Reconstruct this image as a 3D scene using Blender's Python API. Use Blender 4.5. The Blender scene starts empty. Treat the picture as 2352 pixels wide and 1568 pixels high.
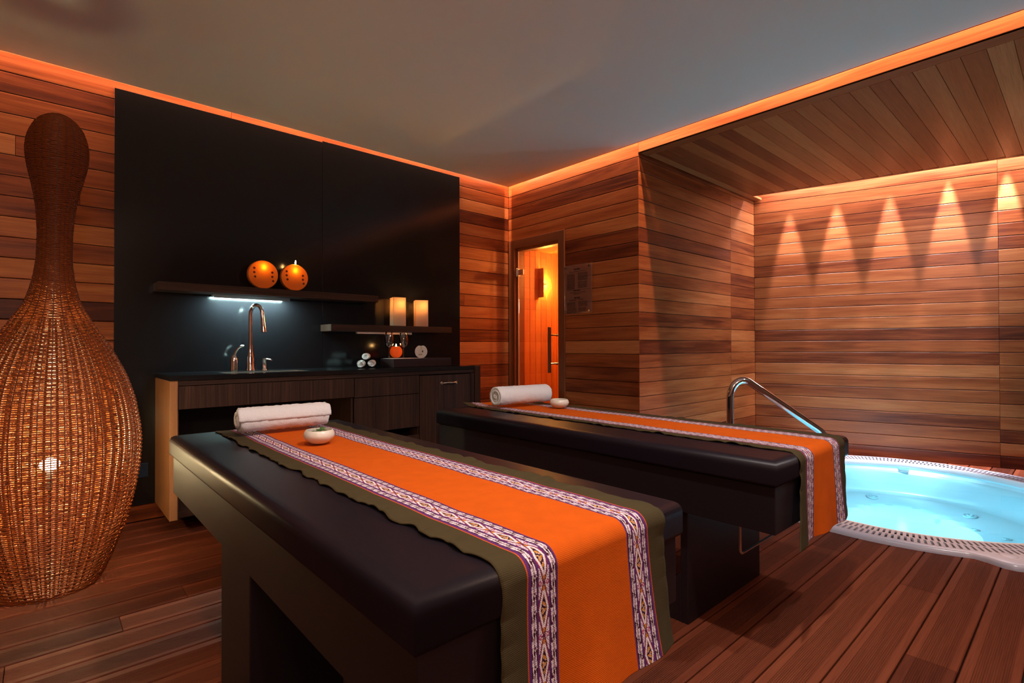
import bpy, bmesh, math, random
import numpy as np
from mathutils import Vector, Matrix
random.seed(7); RNG = np.random.default_rng(7)
PI = math.pi
scene = bpy.context.scene
COL = scene.collection

# ------------------------------------------------------------------ helpers
class MB:
    """collects faces of one mesh: vertices, faces, uv per corner, one random value per face"""
    def __init__(s): s.v = []; s.f = []; s.uv = []; s.r = []; s.sm = []
    def face(s, idx, uv=None, r=0.0, smooth=False):
        s.f.append(tuple(idx)); s.uv.append(uv); s.r.append(r); s.sm.append(smooth)
    def quad(s, a, b, c, d, uv=None, r=0.0, smooth=False):
        n = len(s.v); s.v += [tuple(a), tuple(b), tuple(c), tuple(d)]
        s.face((n, n+1, n+2, n+3), uv, r, smooth)
    def box(s, lo, hi, r=0.0, frame=None, axis=0):
        """box in frame coords (frame: origin, ex, ey, ez); uv u along `axis`"""
        O, ex, ey, ez = frame if frame else (Vector((0,0,0)), Vector((1,0,0)), Vector((0,1,0)), Vector((0,0,1)))
        n = len(s.v); P = []
        for k in (0, 1):
            for j in (0, 1):
                for i in (0, 1):
                    p = (hi[0] if i else lo[0], hi[1] if j else lo[1], hi[2] if k else lo[2])
                    P.append(p); s.v.append(tuple(O + ex*p[0] + ey*p[1] + ez*p[2]))
        for q in ((0,2,3,1),(4,5,7,6),(0,1,5,4),(2,6,7,3),(0,4,6,2),(1,3,7,5)):
            pts = [P[k] for k in q]
            o = [a for a in (0,1,2) if a != axis]
            rng = [max(p[a] for p in pts)-min(p[a] for p in pts) for a in o]
            b = o[0] if rng[0] >= rng[1] else o[1]
            s.face([n+k for k in q], [(p[axis], p[b]) for p in pts], r)
    def plank(s, frame, a0, a1, b0, b1, t, r, ch=0.003):
        """a board: local a along, b across, face at c=0, body to c=-t, chamfered face edges"""
        O, ea, eb, ec = frame
        n = len(s.v)
        for (x, y, z) in ((a0+ch*.4,b0+ch,0),(a1-ch*.4,b0+ch,0),(a1-ch*.4,b1-ch,0),(a0+ch*.4,b1-ch,0),
                          (a0,b0,-ch),(a1,b0,-ch),(a1,b1,-ch),(a0,b1,-ch),
                          (a0,b0,-t),(a1,b0,-t),(a1,b1,-t),(a0,b1,-t)):
            s.v.append(tuple(O + ea*x + eb*y + ec*z))
        U = [(a0,b0),(a1,b0),(a1,b1),(a0,b1)]
        s.face((n,n+1,n+2,n+3), U, r)
        for k in range(4):
            m = (k+1) % 4
            s.face((n+k, n+4+k, n+4+m, n+m), [U[k],U[k],U[m],U[m]], r)
            s.face((n+4+k, n+8+k, n+8+m, n+4+m), [U[k],U[k],U[m],U[m]], r)
    def tube(s, pts, rad, seg=12, closed=False, caps=True, r=0.0):
        pts = [Vector(p) for p in pts]; N = len(pts)
        rads = rad if hasattr(rad, '__len__') else [rad]*N
        T = []
        for i in range(N):
            a = pts[(i-1) % N] if (closed or i > 0) else pts[0]
            b = pts[(i+1) % N] if (closed or i < N-1) else pts[-1]
            T.append((b-a).normalized())
        up = Vector((0,0,1)) if abs(T[0].z) < .9 else Vector((1,0,0))
        nrm = (up - T[0]*up.dot(T[0])).normalized(); base = len(s.v); L = 0
        for i in range(N):
            nrm = (nrm - T[i]*nrm.dot(T[i])).normalized(); bi = T[i].cross(nrm)
            for k in range(seg):
                a = 2*PI*k/seg
                s.v.append(tuple(pts[i] + (nrm*math.cos(a) + bi*math.sin(a))*rads[i]))
        for i in range(N if closed else N-1):
            j = (i+1) % N
            for k in range(seg):
                m = (k+1) % seg
                s.face((base+i*seg+k, base+i*seg+m, base+j*seg+m, base+j*seg+k),
                       [(i/N,k/seg),(i/N,(k+1)/seg),((i+1)/N,(k+1)/seg),((i+1)/N,k/seg)], r, True)
        if caps and not closed:
            s.face([base+k for k in range(seg)][::-1], None, r); s.face([base+(N-1)*seg+k for k in range(seg)], None, r)
    def lathe(s, prof, c=(0,0,0), seg=32, r=0.0, axis='Z', cap=True, sx=1.0, sy=1.0, rot=0.0):
        """prof: list of (radius, height)"""
        base = len(s.v); c = Vector(c); N = len(prof)
        for (rr, h) in prof:
            for k in range(seg):
                a = 2*PI*k/seg; x = rr*sx*math.cos(a); y = rr*sy*math.sin(a)
                x, y = x*math.cos(rot)-y*math.sin(rot), x*math.sin(rot)+y*math.cos(rot)
                p = Vector((x, y, h)) if axis == 'Z' else (Vector((x, -h, y)) if axis == 'Y' else Vector((h, x, y)))
                s.v.append(tuple(c+p))
        for i in range(N-1):
            for k in range(seg):
                m = (k+1) % seg
                s.face((base+i*seg+k, base+i*seg+m, base+(i+1)*seg+m, base+(i+1)*seg+k),
                       [(k/seg,i/N),((k+1)/seg,i/N),((k+1)/seg,(i+1)/N),(k/seg,(i+1)/N)], r, True)
        if cap:
            if prof[0][0] > 1e-5: s.face([base+k for k in range(seg)][::-1], None, r)
            if prof[-1][0] > 1e-5: s.face([base+(N-1)*seg+k for k in range(seg)], None, r)
    def build(s, name, mat, parent=None, smooth_angle=None):
        me = bpy.data.meshes.new(name); me.from_pydata(s.v, [], s.f)
        uvl = me.uv_layers.new(name='UVMap'); buf = []
        for f, uv in zip(s.f, s.uv):
            for k in range(len(f)): buf += (uv[k] if uv else (0.0, 0.0))
        uvl.data.foreach_set('uv', buf)
        at = me.attributes.new('rnd', 'FLOAT', 'FACE'); at.data.foreach_set('value', s.r)
        me.polygons.foreach_set('use_smooth', s.sm)
        me.materials.append(mat); me.update(); me.validate()
        if any(s.sm): me.set_sharp_from_angle(angle=math.radians(42))
        return link(name, me, parent)

def link(name, me, parent=None):
    o = bpy.data.objects.new(name, me); COL.objects.link(o)
    if parent: o.parent = parent; o.location = -Vector(WORLD.get(parent.name, (0,0,0)))
    return o
WORLD = {}
def thing(name, label, cat, loc, group=None):
    o = bpy.data.objects.new(name, None); COL.objects.link(o); o.location = loc
    o.empty_display_size = .05
    WORLD[o.name] = tuple(loc); return tag(o, label, cat, group)
def tag(o, label, cat, group=None, kind=None):
    o['label'] = label; o['category'] = cat
    if group: o['group'] = group
    if kind: o['kind'] = kind
    return o
def struct(o, label=None):
    o['kind'] = 'structure'
    if label: o['label'] = label; o['category'] = label.split()[-1]
    return o
def bevel(o, w, seg=3, angle=0.6):
    m = o.modifiers.new('bevel', 'BEVEL'); m.width = w; m.segments = seg; m.limit_method = 'ANGLE'; m.angle_limit = angle
    for p in o.data.polygons: p.use_smooth = True
    wn = o.modifiers.new('wn', 'WEIGHTED_NORMAL'); wn.keep_sharp = True
    return o
def boxo(name, lo, hi, mat, parent=None, bev=0.0, axis=0, r=0.3, seg=3):
    m = MB(); m.box(lo, hi, r, None, axis); o = m.build(name, mat, parent)
    if bev: bevel(o, bev, seg)
    return o

# ------------------------------------------------------------------ materials
def mat(name):
    m = bpy.data.materials.new(name); m.use_nodes = True; nt = m.node_tree; nt.nodes.clear()
    out = nt.nodes.new('ShaderNodeOutputMaterial'); return m, nt, out
def N(nt, t, **kw):
    n = nt.nodes.new(t)
    for k, v in kw.items():
        if k.startswith('i_'):
            key = k[2:]; key = int(key) if key.isdigit() else key.replace('_', ' ')
            n.inputs[key].default_value = v
        else: setattr(n, k, v)
    return n
def principled(name, color, rough=.5, metal=0.0, **kw):
    m, nt, out = mat(name); b = N(nt, 'ShaderNodeBsdfPrincipled')
    b.inputs['Base Color'].default_value = (*color, 1); b.inputs['Roughness'].default_value = rough; b.inputs['Metallic'].default_value = metal
    for k, v in kw.items(): b.inputs[k.replace('_', ' ')].default_value = v
    nt.links.new(b.outputs[0], out.inputs[0]); m.diffuse_color = (*color, 1)
    return m, nt, b
def noise_bump(nt, b, scale, strength, dist=.002, coord='Object', stretch=None, detail=4):
    tc = N(nt, 'ShaderNodeTexCoord'); src = tc.outputs[coord]
    if stretch:
        mp = N(nt, 'ShaderNodeMapping'); mp.inputs['Scale'].default_value = stretch; nt.links.new(src, mp.inputs[0]); src = mp.outputs[0]
    nz = N(nt, 'ShaderNodeTexNoise'); nz.inputs['Scale'].default_value = scale; nz.inputs['Detail'].default_value = detail
    bp = N(nt, 'ShaderNodeBump'); bp.inputs['Strength'].default_value = strength; bp.inputs['Distance'].default_value = dist
    nt.links.new(src, nz.inputs['Vector']); nt.links.new(nz.outputs[0], bp.inputs['Height']); nt.links.new(bp.outputs[0], b.inputs['Normal'])
    return nz
def wood(name, tones, grain=.55, rough=(.3, .5), stretch=(1.3, 26.0), bump=.12, ridges=0.0, spec=.5):
    """planks: uv in metres (u along grain), per face value 'rnd' picks the board's tone"""
    m, nt, out = mat(name); L = nt.links.new
    b = N(nt, 'ShaderNodeBsdfPrincipled'); L(b.outputs[0], out.inputs[0])
    uv = N(nt, 'ShaderNodeUVMap'); at = N(nt, 'ShaderNodeAttribute', attribute_name='rnd')
    sep = N(nt, 'ShaderNodeSeparateXYZ'); L(uv.outputs[0], sep.inputs[0])
    def M(op, a, bb=None):
        n = N(nt, 'ShaderNodeMath', operation=op)
        for i, x in enumerate((a, bb)):
            if x is None: continue
            if isinstance(x, (int, float)): n.inputs[i].default_value = x
            else: L(x, n.inputs[i])
        return n.outputs[0]
    r = at.outputs['Fac']
    cx = M('ADD', M('MULTIPLY', sep.outputs[0], stretch[0]), M('MULTIPLY', r, 91.0))
    cy = M('ADD', M('MULTIPLY', sep.outputs[1], stretch[1]), M('MULTIPLY', r, 37.0))
    cb = N(nt, 'ShaderNodeCombineXYZ'); L(cx, cb.inputs[0]); L(cy, cb.inputs[1]); L(M('MULTIPLY', r, 13.0), cb.inputs[2])
    n1 = N(nt, 'ShaderNodeTexNoise', i_Scale=1.0, i_Detail=8.0, i_Roughness=.62, i_Distortion=.9); L(cb.outputs[0], n1.inputs['Vector'])
    vm = N(nt, 'ShaderNodeVectorMath', operation='MULTIPLY'); vm.inputs[1].default_value = (.55, .22, 1); L(cb.outputs[0], vm.inputs[0])
    n2 = N(nt, 'ShaderNodeTexNoise', i_Scale=1.0, i_Detail=3.0, i_Distortion=1.6); L(vm.outputs[0], n2.inputs['Vector'])
    vm3 = N(nt, 'ShaderNodeVectorMath', operation='MULTIPLY'); vm3.inputs[1].default_value = (4.0, 9.0, 1); L(cb.outputs[0], vm3.inputs[0])
    n3 = N(nt, 'ShaderNodeTexNoise', i_Scale=1.0, i_Detail=2.0); L(vm3.outputs[0], n3.inputs['Vector'])
    rp = N(nt, 'ShaderNodeValToRGB'); cr = rp.color_ramp
    while len(cr.elements) < len(tones): cr.elements.new(.5)
    for i, t in enumerate(tones):
        cr.elements[i].position = i/(len(tones)-1); cr.elements[i].color = (*t, 1)
    g = M('ADD', M('MULTIPLY', M('SUBTRACT', n1.outputs[0], .5), grain), M('MULTIPLY', M('SUBTRACT', n2.outputs[0], .5), grain*.9))
    L(M('ADD', r, g), rp.inputs[0])
    mx = N(nt, 'ShaderNodeMix', data_type='RGBA', blend_type='MULTIPLY'); mx.inputs[0].default_value = .35
    L(rp.outputs[0], mx.inputs[6])
    rp3 = N(nt, 'ShaderNodeValToRGB'); rp3.color_ramp.elements[0].position = .38; rp3.color_ramp.elements[0].color = (.45, .4, .38, 1); rp3.color_ramp.elements[1].position = .55
    L(n3.outputs[0], rp3.inputs[0]); L(rp3.outputs[0], mx.inputs[7])
    col = mx.outputs[2]
    rr = M('ADD', M('MULTIPLY', n2.outputs[0], (rough[1]-rough[0])*1.6), rough[0]-.15*(rough[1]-rough[0])); L(rr, b.inputs['Roughness'])
    b.inputs['Specular IOR Level'].default_value = spec
    h = n1.outputs[0]
    bp = N(nt, 'ShaderNodeBump', i_Strength=bump, i_Distance=.002); L(h, bp.inputs['Height']); nrm = bp.outputs[0]
    if ridges:
        # fine ridges along the board, with smooth margins: v runs 0..width inside each board
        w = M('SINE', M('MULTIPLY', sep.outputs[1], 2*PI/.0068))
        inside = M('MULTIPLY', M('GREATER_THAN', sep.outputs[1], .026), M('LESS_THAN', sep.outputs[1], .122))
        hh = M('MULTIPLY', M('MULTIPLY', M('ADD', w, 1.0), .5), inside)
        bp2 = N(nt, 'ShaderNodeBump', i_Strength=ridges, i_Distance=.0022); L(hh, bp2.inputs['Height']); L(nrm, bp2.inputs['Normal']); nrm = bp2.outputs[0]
        mr = N(nt, 'ShaderNodeMix', data_type='RGBA', blend_type='MULTIPLY'); L(M('MULTIPLY', M('SUBTRACT', inside, hh), .55), mr.inputs[0])  # shade between the ridges put into the colour
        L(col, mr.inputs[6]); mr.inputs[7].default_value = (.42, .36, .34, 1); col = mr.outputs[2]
    L(col, b.inputs['Base Color']); L(nrm, b.inputs['Normal'])
    m.diffuse_color = (*tones[len(tones)//2], 1)
    return m
def emission(name, color, strength):
    m, nt, out = mat(name); e = N(nt, 'ShaderNodeEmission'); e.inputs[0].default_value = (*color, 1); e.inputs[1].default_value = strength
    nt.links.new(e.outputs[0], out.inputs[0]); m.diffuse_color = (*color, 1); return m
def thin_glass(name, tint=(1,1,1), refl=1.0, rough=.02, ior=1.45, body=0.0, bodycol=(1,1,1)):
    m, nt, out = mat(name); L = nt.links.new
    t = N(nt, 'ShaderNodeBsdfTransparent'); t.inputs[0].default_value = (*tint, 1)
    g = N(nt, 'ShaderNodeBsdfGlossy'); g.inputs['Roughness'].default_value = rough
    fr = N(nt, 'ShaderNodeFresnel'); fr.inputs[0].default_value = ior
    mu = N(nt, 'ShaderNodeMath', operation='MULTIPLY', use_clamp=True); mu.inputs[1].default_value = refl; L(fr.outputs[0], mu.inputs[0])
    mx = N(nt, 'ShaderNodeMixShader'); L(mu.outputs[0], mx.inputs[0]); L(t.outputs[0], mx.inputs[1]); L(g.outputs[0], mx.inputs[2])
    o = mx.outputs[0]
    if body:
        d = N(nt, 'ShaderNodeBsdfDiffuse'); d.inputs[0].default_value = (*bodycol, 1)
        m2 = N(nt, 'ShaderNodeMixShader'); m2.inputs[0].default_value = body; L(o, m2.inputs[1]); L(d.outputs[0], m2.inputs[2]); o = m2.outputs[0]
    L(o, out.inputs[0]); return m
def translucent(name, color, amount=.5, rough=.6):
    m, nt, out = mat(name); L = nt.links.new
    d = N(nt, 'ShaderNodeBsdfDiffuse'); d.inputs[0].default_value = (*color, 1)
    t = N(nt, 'ShaderNodeBsdfTranslucent'); t.inputs[0].default_value = (*color, 1)
    g = N(nt, 'ShaderNodeBsdfGlossy'); g.inputs['Roughness'].default_value = rough*.6
    mx = N(nt, 'ShaderNodeMixShader'); mx.inputs[0].default_value = amount; L(d.outputs[0], mx.inputs[1]); L(t.outputs[0], mx.inputs[2])
    m2 = N(nt, 'ShaderNodeMixShader'); m2.inputs[0].default_value = .04; L(mx.outputs[0], m2.inputs[1]); L(g.outputs[0], m2.inputs[2])
    L(m2.outputs[0], out.inputs[0]); m.diffuse_color = (*color, 1); return m

CUMARU = [(.065,.011,.004),(.15,.031,.009),(.27,.068,.018),(.36,.105,.030),(.44,.150,.047),(.52,.205,.075)]
M_plank = wood('wall_planks', CUMARU, grain=.85, rough=(.32,.46), spec=.32)
M_soffit = wood('soffit_planks', CUMARU[1:], grain=.55, rough=(.34,.5), spec=.32)
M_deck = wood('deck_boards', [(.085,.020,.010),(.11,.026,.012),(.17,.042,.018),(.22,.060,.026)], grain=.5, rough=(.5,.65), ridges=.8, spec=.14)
M_frame = wood('door_frame_wood', [(.13,.04,.015),(.2,.065,.024),(.26,.09,.034)], grain=.35, rough=(.35,.5))
M_sauna = wood('sauna_pine', [(.44,.13,.03),(.56,.19,.045),(.62,.25,.07)], grain=.4, rough=(.45,.6), stretch=(1.2,16))
M_wenge = wood('wenge_veneer', [(.018,.007,.004),(.052,.021,.012),(.115,.05,.028)], grain=1.6, rough=(.42,.55), stretch=(1.6,150.0), bump=.1, spec=.3)
M_oak = wood('light_veneer', [(.27,.115,.045),(.34,.155,.062),(.40,.19,.08)], grain=.5, rough=(.35,.5), stretch=(1.0,55.0))
M_gap = principled('dark_backing', (.012,.006,.004), .8)[0]
M_ceiling, nt, b = principled('ceiling_paint', (.80,.82,.75), .75); noise_bump(nt, b, 60, .05)
M_plain = principled('painted_plaster', (.30,.22,.16), .8)[0]
M_black, nt, b = principled('black_lacquer_panel', (.0068,.0066,.0085), .17); b.inputs['Specular IOR Level'].default_value = .4
nz = noise_bump(nt, b, 240, .012, .001)
M_counter, nt, b = principled('black_stone_counter', (.009,.009,.011), .09)
M_recess = principled('dark_recess', (.006,.005,.005), .6)[0]
M_chrome = principled('polished_chrome', (.78,.78,.80), .06, 1.0)[0]
M_steel = principled('brushed_steel', (.55,.53,.50), .25, 1.0)[0]
M_leather, nt, b = principled('dark_brown_leather', (.008,.005,.009), .42); b.inputs['Specular IOR Level'].default_value = .24
nz = noise_bump(nt, b, 420, .10, .0012, detail=6)
M_apron, nt, b = principled('dark_stained_wood', (.008,.004,.006), .5); noise_bump(nt, b, 90, .12, .001, stretch=(1, .15, 6))
M_terry, nt, b = principled('white_terry', (.80,.79,.80), .95); b.inputs['Sheen Weight'].default_value = .25
noise_bump(nt, b, 330, 1.0, .004, detail=3)
M_ceramic, nt, b = principled('cream_ceramic', (.72,.68,.58), .28); b.inputs['Coat Weight'].default_value = .3
M_leaf, nt, b = principled('green_leaf', (.07,.16,.04), .45); noise_bump(nt, b, 120, .3)
M_wicker = translucent('wicker_strand', (.34,.092,.024), .24, .4)
M_wicker_dark = principled('wicker_stake', (.10,.032,.014), .5)[0]
M_rim, nt, b = principled('rim_acrylic', (.47,.49,.60), .25)
M_tub, nt, b = principled('white_acrylic', (.74,.76,.80), .22)
M_gutter = principled('gutter_grey', (.22,.24,.28), .6)[0]  # even mid grey for the tub gutter and the strip housing
M_plastic = principled('white_plastic', (.8,.77,.74), .4)[0]
M_socketblue = principled('dark_blue_socket', (.008,.02,.05), .25)[0]
M_disc = translucent('orange_wax', (.86,.36,.03), .5, .5)
M_discrim = principled('orange_wax_rim', (.52,.17,.012), .5)[0]
M_hole = principled('dark_red_hole', (.10,.012,.006), .6)[0]
M_lantern = translucent('ivory_wax', (.88,.72,.56), .62, .5)
M_orangeball = translucent('orange_ball_wax', (.85,.23,.03), .4, .4)
M_apple = principled('apple_flesh', (.78,.74,.66), .5)[0]
M_appleskin = principled('apple_skin', (.34,.38,.08), .35)[0]
M_seed = principled('apple_seed', (.02,.012,.01), .4)[0]
M_tray, nt, b = principled('dark_tray', (.022,.011,.013), .35)
M_glass = thin_glass('clear_glass', (.98,.985,.985), 2.4, .02)
M_door = thin_glass('door_glass', (.97,.93,.88), .35, .01)
M_edge = principled('glass_edge', (.6,.5,.45), .2)[0]
M_acrylic = thin_glass('acrylic_plate', (.94,.90,.88), 1.0, .06, body=.24, bodycol=(.52,.30,.26))
M_ink = principled('dark_print', (.03,.012,.012), .6)[0]
M_water = thin_glass('pool_water', (.50,.88,.97), .9, .03, 1.33)
M_flame = emission('candle_flame', (1.0,.52,.15), 130.0)
M_flame_red = emission('ember_flame', (1.0,.42,.08), 20.0)
M_bulb = emission('warm_bulb', (1.0,.78,.40), 820.0)
M_led = emission('cool_led_strip', (.62,.85,1.0), 1.6)
M_saunalamp = emission('sauna_bulb', (1.0,.55,.14), 60.0)
M_ivory_strip = principled('ivory_plastic', (.82,.62,.52), .4)[0]
M_tubejet = principled('jet_plastic', (.55,.6,.63), .25)[0]
M_poollamp = emission('pool_lamp_lens', (.45,.9,1.0), 26.0)

# ------------------------------------------------------------------ camera (level, slightly up, 18.35 mm)
CAM = Vector((-3.7562, -4.2156, 1.1471))
yaw, pitch, roll = math.radians(42.0418), math.radians(.5054), math.radians(-.1847)
F = Vector((math.sin(yaw)*math.cos(pitch), math.cos(yaw)*math.cos(pitch), math.sin(pitch)))
R0 = Vector((math.cos(yaw), -math.sin(yaw), 0)); U0 = R0.cross(F)
R = R0*math.cos(roll) + U0*math.sin(roll); U = U0*math.cos(roll) - R0*math.sin(roll)
cd = bpy.data.cameras.new('camera'); cd.sensor_width = 36; cd.lens = 18.3518; cd.clip_start = .05
co = bpy.data.objects.new('camera', cd); COL.objects.link(co)
co.matrix_world = Matrix(((R.x,U.x,-F.x,CAM.x),(R.y,U.y,-F.y,CAM.y),(R.z,U.z,-F.z,CAM.z),(0,0,0,1)))
scene.camera = co

# ------------------------------------------------------------------ room shell
PITCH = .12; G0 = 2.7536
def g(i): return G0 - PITCH*i
XL, YF = -5.3, -6.4            # left wall, wall behind the camera
NB = 1.6575                    # depth of the sauna block
XN = 2.2668                    # inner end of the niche return wall
DD = Vector((.2887, -.9574, 0)); DN = Vector((-.9574, -.2887, 0))   # far wall direction and inward normal
CEIL = 2.85
def plank_wall(name, origin, d, n, rows, joints=None, seed=1, jl=(1.6, 3.0)):
    """rows: function(i) -> list of (a0,a1) spans or [] ; boards g(i)..g(i-1)"""
    rg = random.Random(seed); m = MB()
    fr = (Vector(origin), Vector(d), Vector((0,0,1)), Vector(n))
    for i in range(-2, 24):
        z0, z1 = max(g(i), 0.0)+.002, g(i-1)-.002
        if z1 - z0 < .01: continue
        for (a0, a1, zlo, zhi) in rows(i):
            lo, hi = max(z0, zlo), min(z1, zhi)
            if hi-lo < .008: continue
            cuts = [a0]
            if joints is not None: cuts += [j for j in joints if a0 < j < a1]
            else:
                x = a0 + rg.uniform(.4, jl[1])
                while x < a1-.5: cuts.append(x); x += rg.uniform(*jl)
            cuts.append(a1)
            for k in range(len(cuts)-1):
                m.plank(fr, cuts[k]+.0006, cuts[k+1]-.0006, lo, hi, .018, min(.98, max(.04, rg.gauss(.52, .21))))
    return struct(m.build(name, M_plank))
def backing(name, o, d, n, a0, a1, z0, z1, t=.05, holes=()):
    m = MB(); fr = (Vector(o), Vector(d), Vector((0,0,1)), Vector(n))
    m.box((a0, z0, -.018-t), (a1, z1, -.0175), 0, fr); return struct(m.build(name, M_gap))

full = lambda a0, a1, lo=0, hi=3.06: (lambda i: [(a0, a1, lo, hi)])
# wall A (back wall, y = 0, seen left to right along +x)
wall_back = plank_wall('wall_back', (0,0,0), (1,0,0), (0,-1,0), full(XL, -.0005), seed=3)
backing('wall_back', (0,0,0), (1,0,0), (0,-1,0), XL, 0.0, 0, 3.1)
# wall B (sauna front, x = 0): door opening y -.02 .. -.816, z < 2.272
fy0, fy1, fz = .016, .818, 2.272
wall_right = plank_wall('wall_right', (0,0,0), (0,-1,0), (-1,0,0),
    lambda i: [(.0005, NB, fz+.001, 3.06), (fy1+.001, NB, 0, fz)], joints=[], seed=11)
m = MB(); fr = (Vector((0,0,0)), Vector((0,-1,0)), Vector((0,0,1)), Vector((-1,0,0)))
m.box((0, fz, -.09), (NB-.02, 3.1, -.0175), 0, fr); m.box((fy1, 0, -.09), (NB-.02, fz, -.0175), 0, fr)
struct(m.build('wall_right', M_gap))
# wall C (return, y = -NB, from x=0 to XN)
wall_niche = plank_wall('wall_niche', (0,-NB,0), (1,0,0), (0,-1,0), full(0, XN-.0005, 0, 3.06), joints=[1.686], seed=23)
backing('wall_niche', (0,-NB,0), (1,0,0), (0,-1,0), .02, XN+.02, 0, 3.1)
# wall D (far wall, turned 17 degrees)
wall_far = plank_wall('wall_far', (XN,-NB,0), DD, DN, full(0.0005, 4.95, 0, 3.06), joints=[2.075, 4.2], seed=37)
backing('wall_far', (XN,-NB,0), DD, DN, -.02, 4.95, 0, 3.1)
# walls out of frame, closing the room
struct(boxo('wall_left', (XL-.1, YF, 0), (XL, 0, 3.1), M_plain))
struct(boxo('wall_front', (XL-.1, YF-.1, 0), (4.2, YF, 3.1), M_plain))
# ceiling slab hung 5 cm off the back wall and the fascia, dark void above
struct(boxo('ceiling', (XL, YF, CEIL), (-.055, -.05, CEIL+.025), M_ceiling))
struct(boxo('ceiling', (XL-.1, YF-.1, 3.1), (4.3, .1, 3.16), M_plain))
# fascia above the niche and the planked soffit
FZ = 2.785
m = MB(); fr = (Vector((0,0,0)), Vector((0,-1,0)), Vector((0,0,1)), Vector((-1,0,0)))
rg = random.Random(5)
for a0, a1, r in ((NB+.0006, 4.3, .72), (4.3, 6.4, .6)):
    m.plank(fr, a0, a1, FZ, 2.872, .02, r); m.plank(fr, a0, a1, 2.8755, 3.06, .02, .66)
struct(m.build('trim_1', M_plank))
m = MB()
fr = (Vector((0,0,FZ)), Vector((1,0,0)), Vector((0,-1,0)), Vector((0,0,-1)))
def slot_x(y): return 2.065 + (-1.75 - y)*.245
y = NB + .085; k = 0
while y < 6.3:
    m.plank(fr, .128, slot_x(-y)-.04, y, y+.109, .018, min(.95, max(.05, rg.gauss(.45, .2))), .0015); y += .1105; k += 1
struct(m.build('ceiling_soffit', M_soffit))
m = MB(); fr2 = (Vector((0,0,FZ)), Vector((1,0,0)), Vector((0,-1,0)), Vector((0,0,-1)))
fr3 = (Vector((0,0,FZ)), Vector((0,-1,0)), Vector((1,0,0)), Vector((0,0,-1)))
m.plank(fr3, NB+.003, 6.35, .001, .126, .02, .35, .0015)                       # edge board behind the fascia
m.plank(fr2, .127, 2.275, NB+.012, NB+.083, .024, .75, .0015)                  # edge board along the return wall
d = Vector((.245, -1, 0)).normalized(); o = Vector((slot_x(-NB-.085), -NB-.085, FZ))
m.plank((o, d, Vector((0,0,1)).cross(d)*-1 if False else Vector((-1,-.245,0)).normalized(), Vector((0,0,-1))), 0, 4.7, 0, .038, .07, .5, .0015)
struct(m.build('trim_2', M_soffit))
# plate closing the soffit from above (the slot by the far wall stays open)
m = MB(); n = len(m.v)
pts = [(.02,-NB-.01), (slot_x(-NB-.01)-.01,-NB-.01), (slot_x(-6.3)-.01,-6.3), (.02,-6.3)]
m.v += [(x, y, FZ+.019) for x, y in pts] + [(x, y, FZ+.03) for x, y in pts]
m.face((0,3,2,1)); m.face((4,5,6,7))
for a in range(4): m.face((a, (a+1)%4, 4+(a+1)%4, 4+a))
struct(m.build('ceiling_soffit', M_gap))

# ------------------------------------------------------------------ hot tub geometry values
TC = Vector((1.198, -3.254, 0)); TA, TB, TR = 1.345, 1.267, .096; TW = .225; RIMZ = .031
def tub_xy(theta, grow=0.0, k=1.0):
    x = (TA+grow)*k*math.cos(theta); y = (TB+grow)*k*math.sin(theta)
    return Vector((TC.x + x*math.cos(TR)-y*math.sin(TR), TC.y + x*math.sin(TR)+y*math.cos(TR), 0))
# floor: deck boards along x, cut out under the tub rim
m = MB(); fr = (Vector((0,0,0)), Vector((1,0,0)), Vector((0,1,0)), Vector((0,0,1)))
DP = .154; y = -3.587 - DP*18; rg = random.Random(9)
aa, ab = TA-.10, TB-.10
while y < -.001:
    y0, y1 = y, min(y+DP, -.0005)
    spans = [(XL, 0.0 if y1 > -NB else (XN if y0 > -NB-.3 else 3.7))]
    if y1 <= -NB+DP and y1 > -NB: spans = [(XL, 0.0)]
    inside = []
    for t in np.linspace(0, 2*PI, 720):
        p = tub_xy(t, -.10)
        if y0-.0 <= p.y <= y1+.0: inside.append(p.x)
    if inside:
        x0, x1 = min(inside), max(inside)
        spans = [(spans[0][0], x0), (x1, spans[0][1])]
    for a0, a1 in spans:
        # stop boards at the far wall
        if a1 > .5:
            lim = XN + (-NB - (y0 if y0 < -NB else -NB))*.3015; a1 = min(a1, lim+.02)
        if a1-a0 < .03: continue
        cuts = [a0]; x = a0 + rg.uniform(.3, 2.2)
        while x < a1-.3: cuts.append(x); x += rg.uniform(2.4, 3.6)
        cuts.append(a1)
        for c0, c1 in zip(cuts[:-1], cuts[1:]):
            n0 = len(m.uv); m.plank(fr, c0+.0008, c1-.0008, y0+.003, y1-.003, .022, min(.95, max(.05, rg.gauss(.5, .22))), .003)
            for q in range(n0, len(m.uv)): m.uv[q] = [(u, v-y0) for (u, v) in m.uv[q]]
    y += DP
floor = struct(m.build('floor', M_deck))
# sub floor under the boards, ring around the tub pit
m = MB(); seg = 96; n = len(m.v)
for t in range(seg): m.v.append(tuple(tub_xy(2*PI*t/seg, -.06) + Vector((0,0,-.022))))
for t in range(seg):
    q = tub_xy(2*PI*t/seg) - TC; s = 9.0/max(abs(q.x), abs(q.y)); m.v.append((TC.x+q.x*s, TC.y+q.y*s, -.022))
for t in range(seg): m.face((t, (t+1)%seg, seg+(t+1)%seg, seg+t))
struct(m.build('floor', M_gap))

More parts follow.
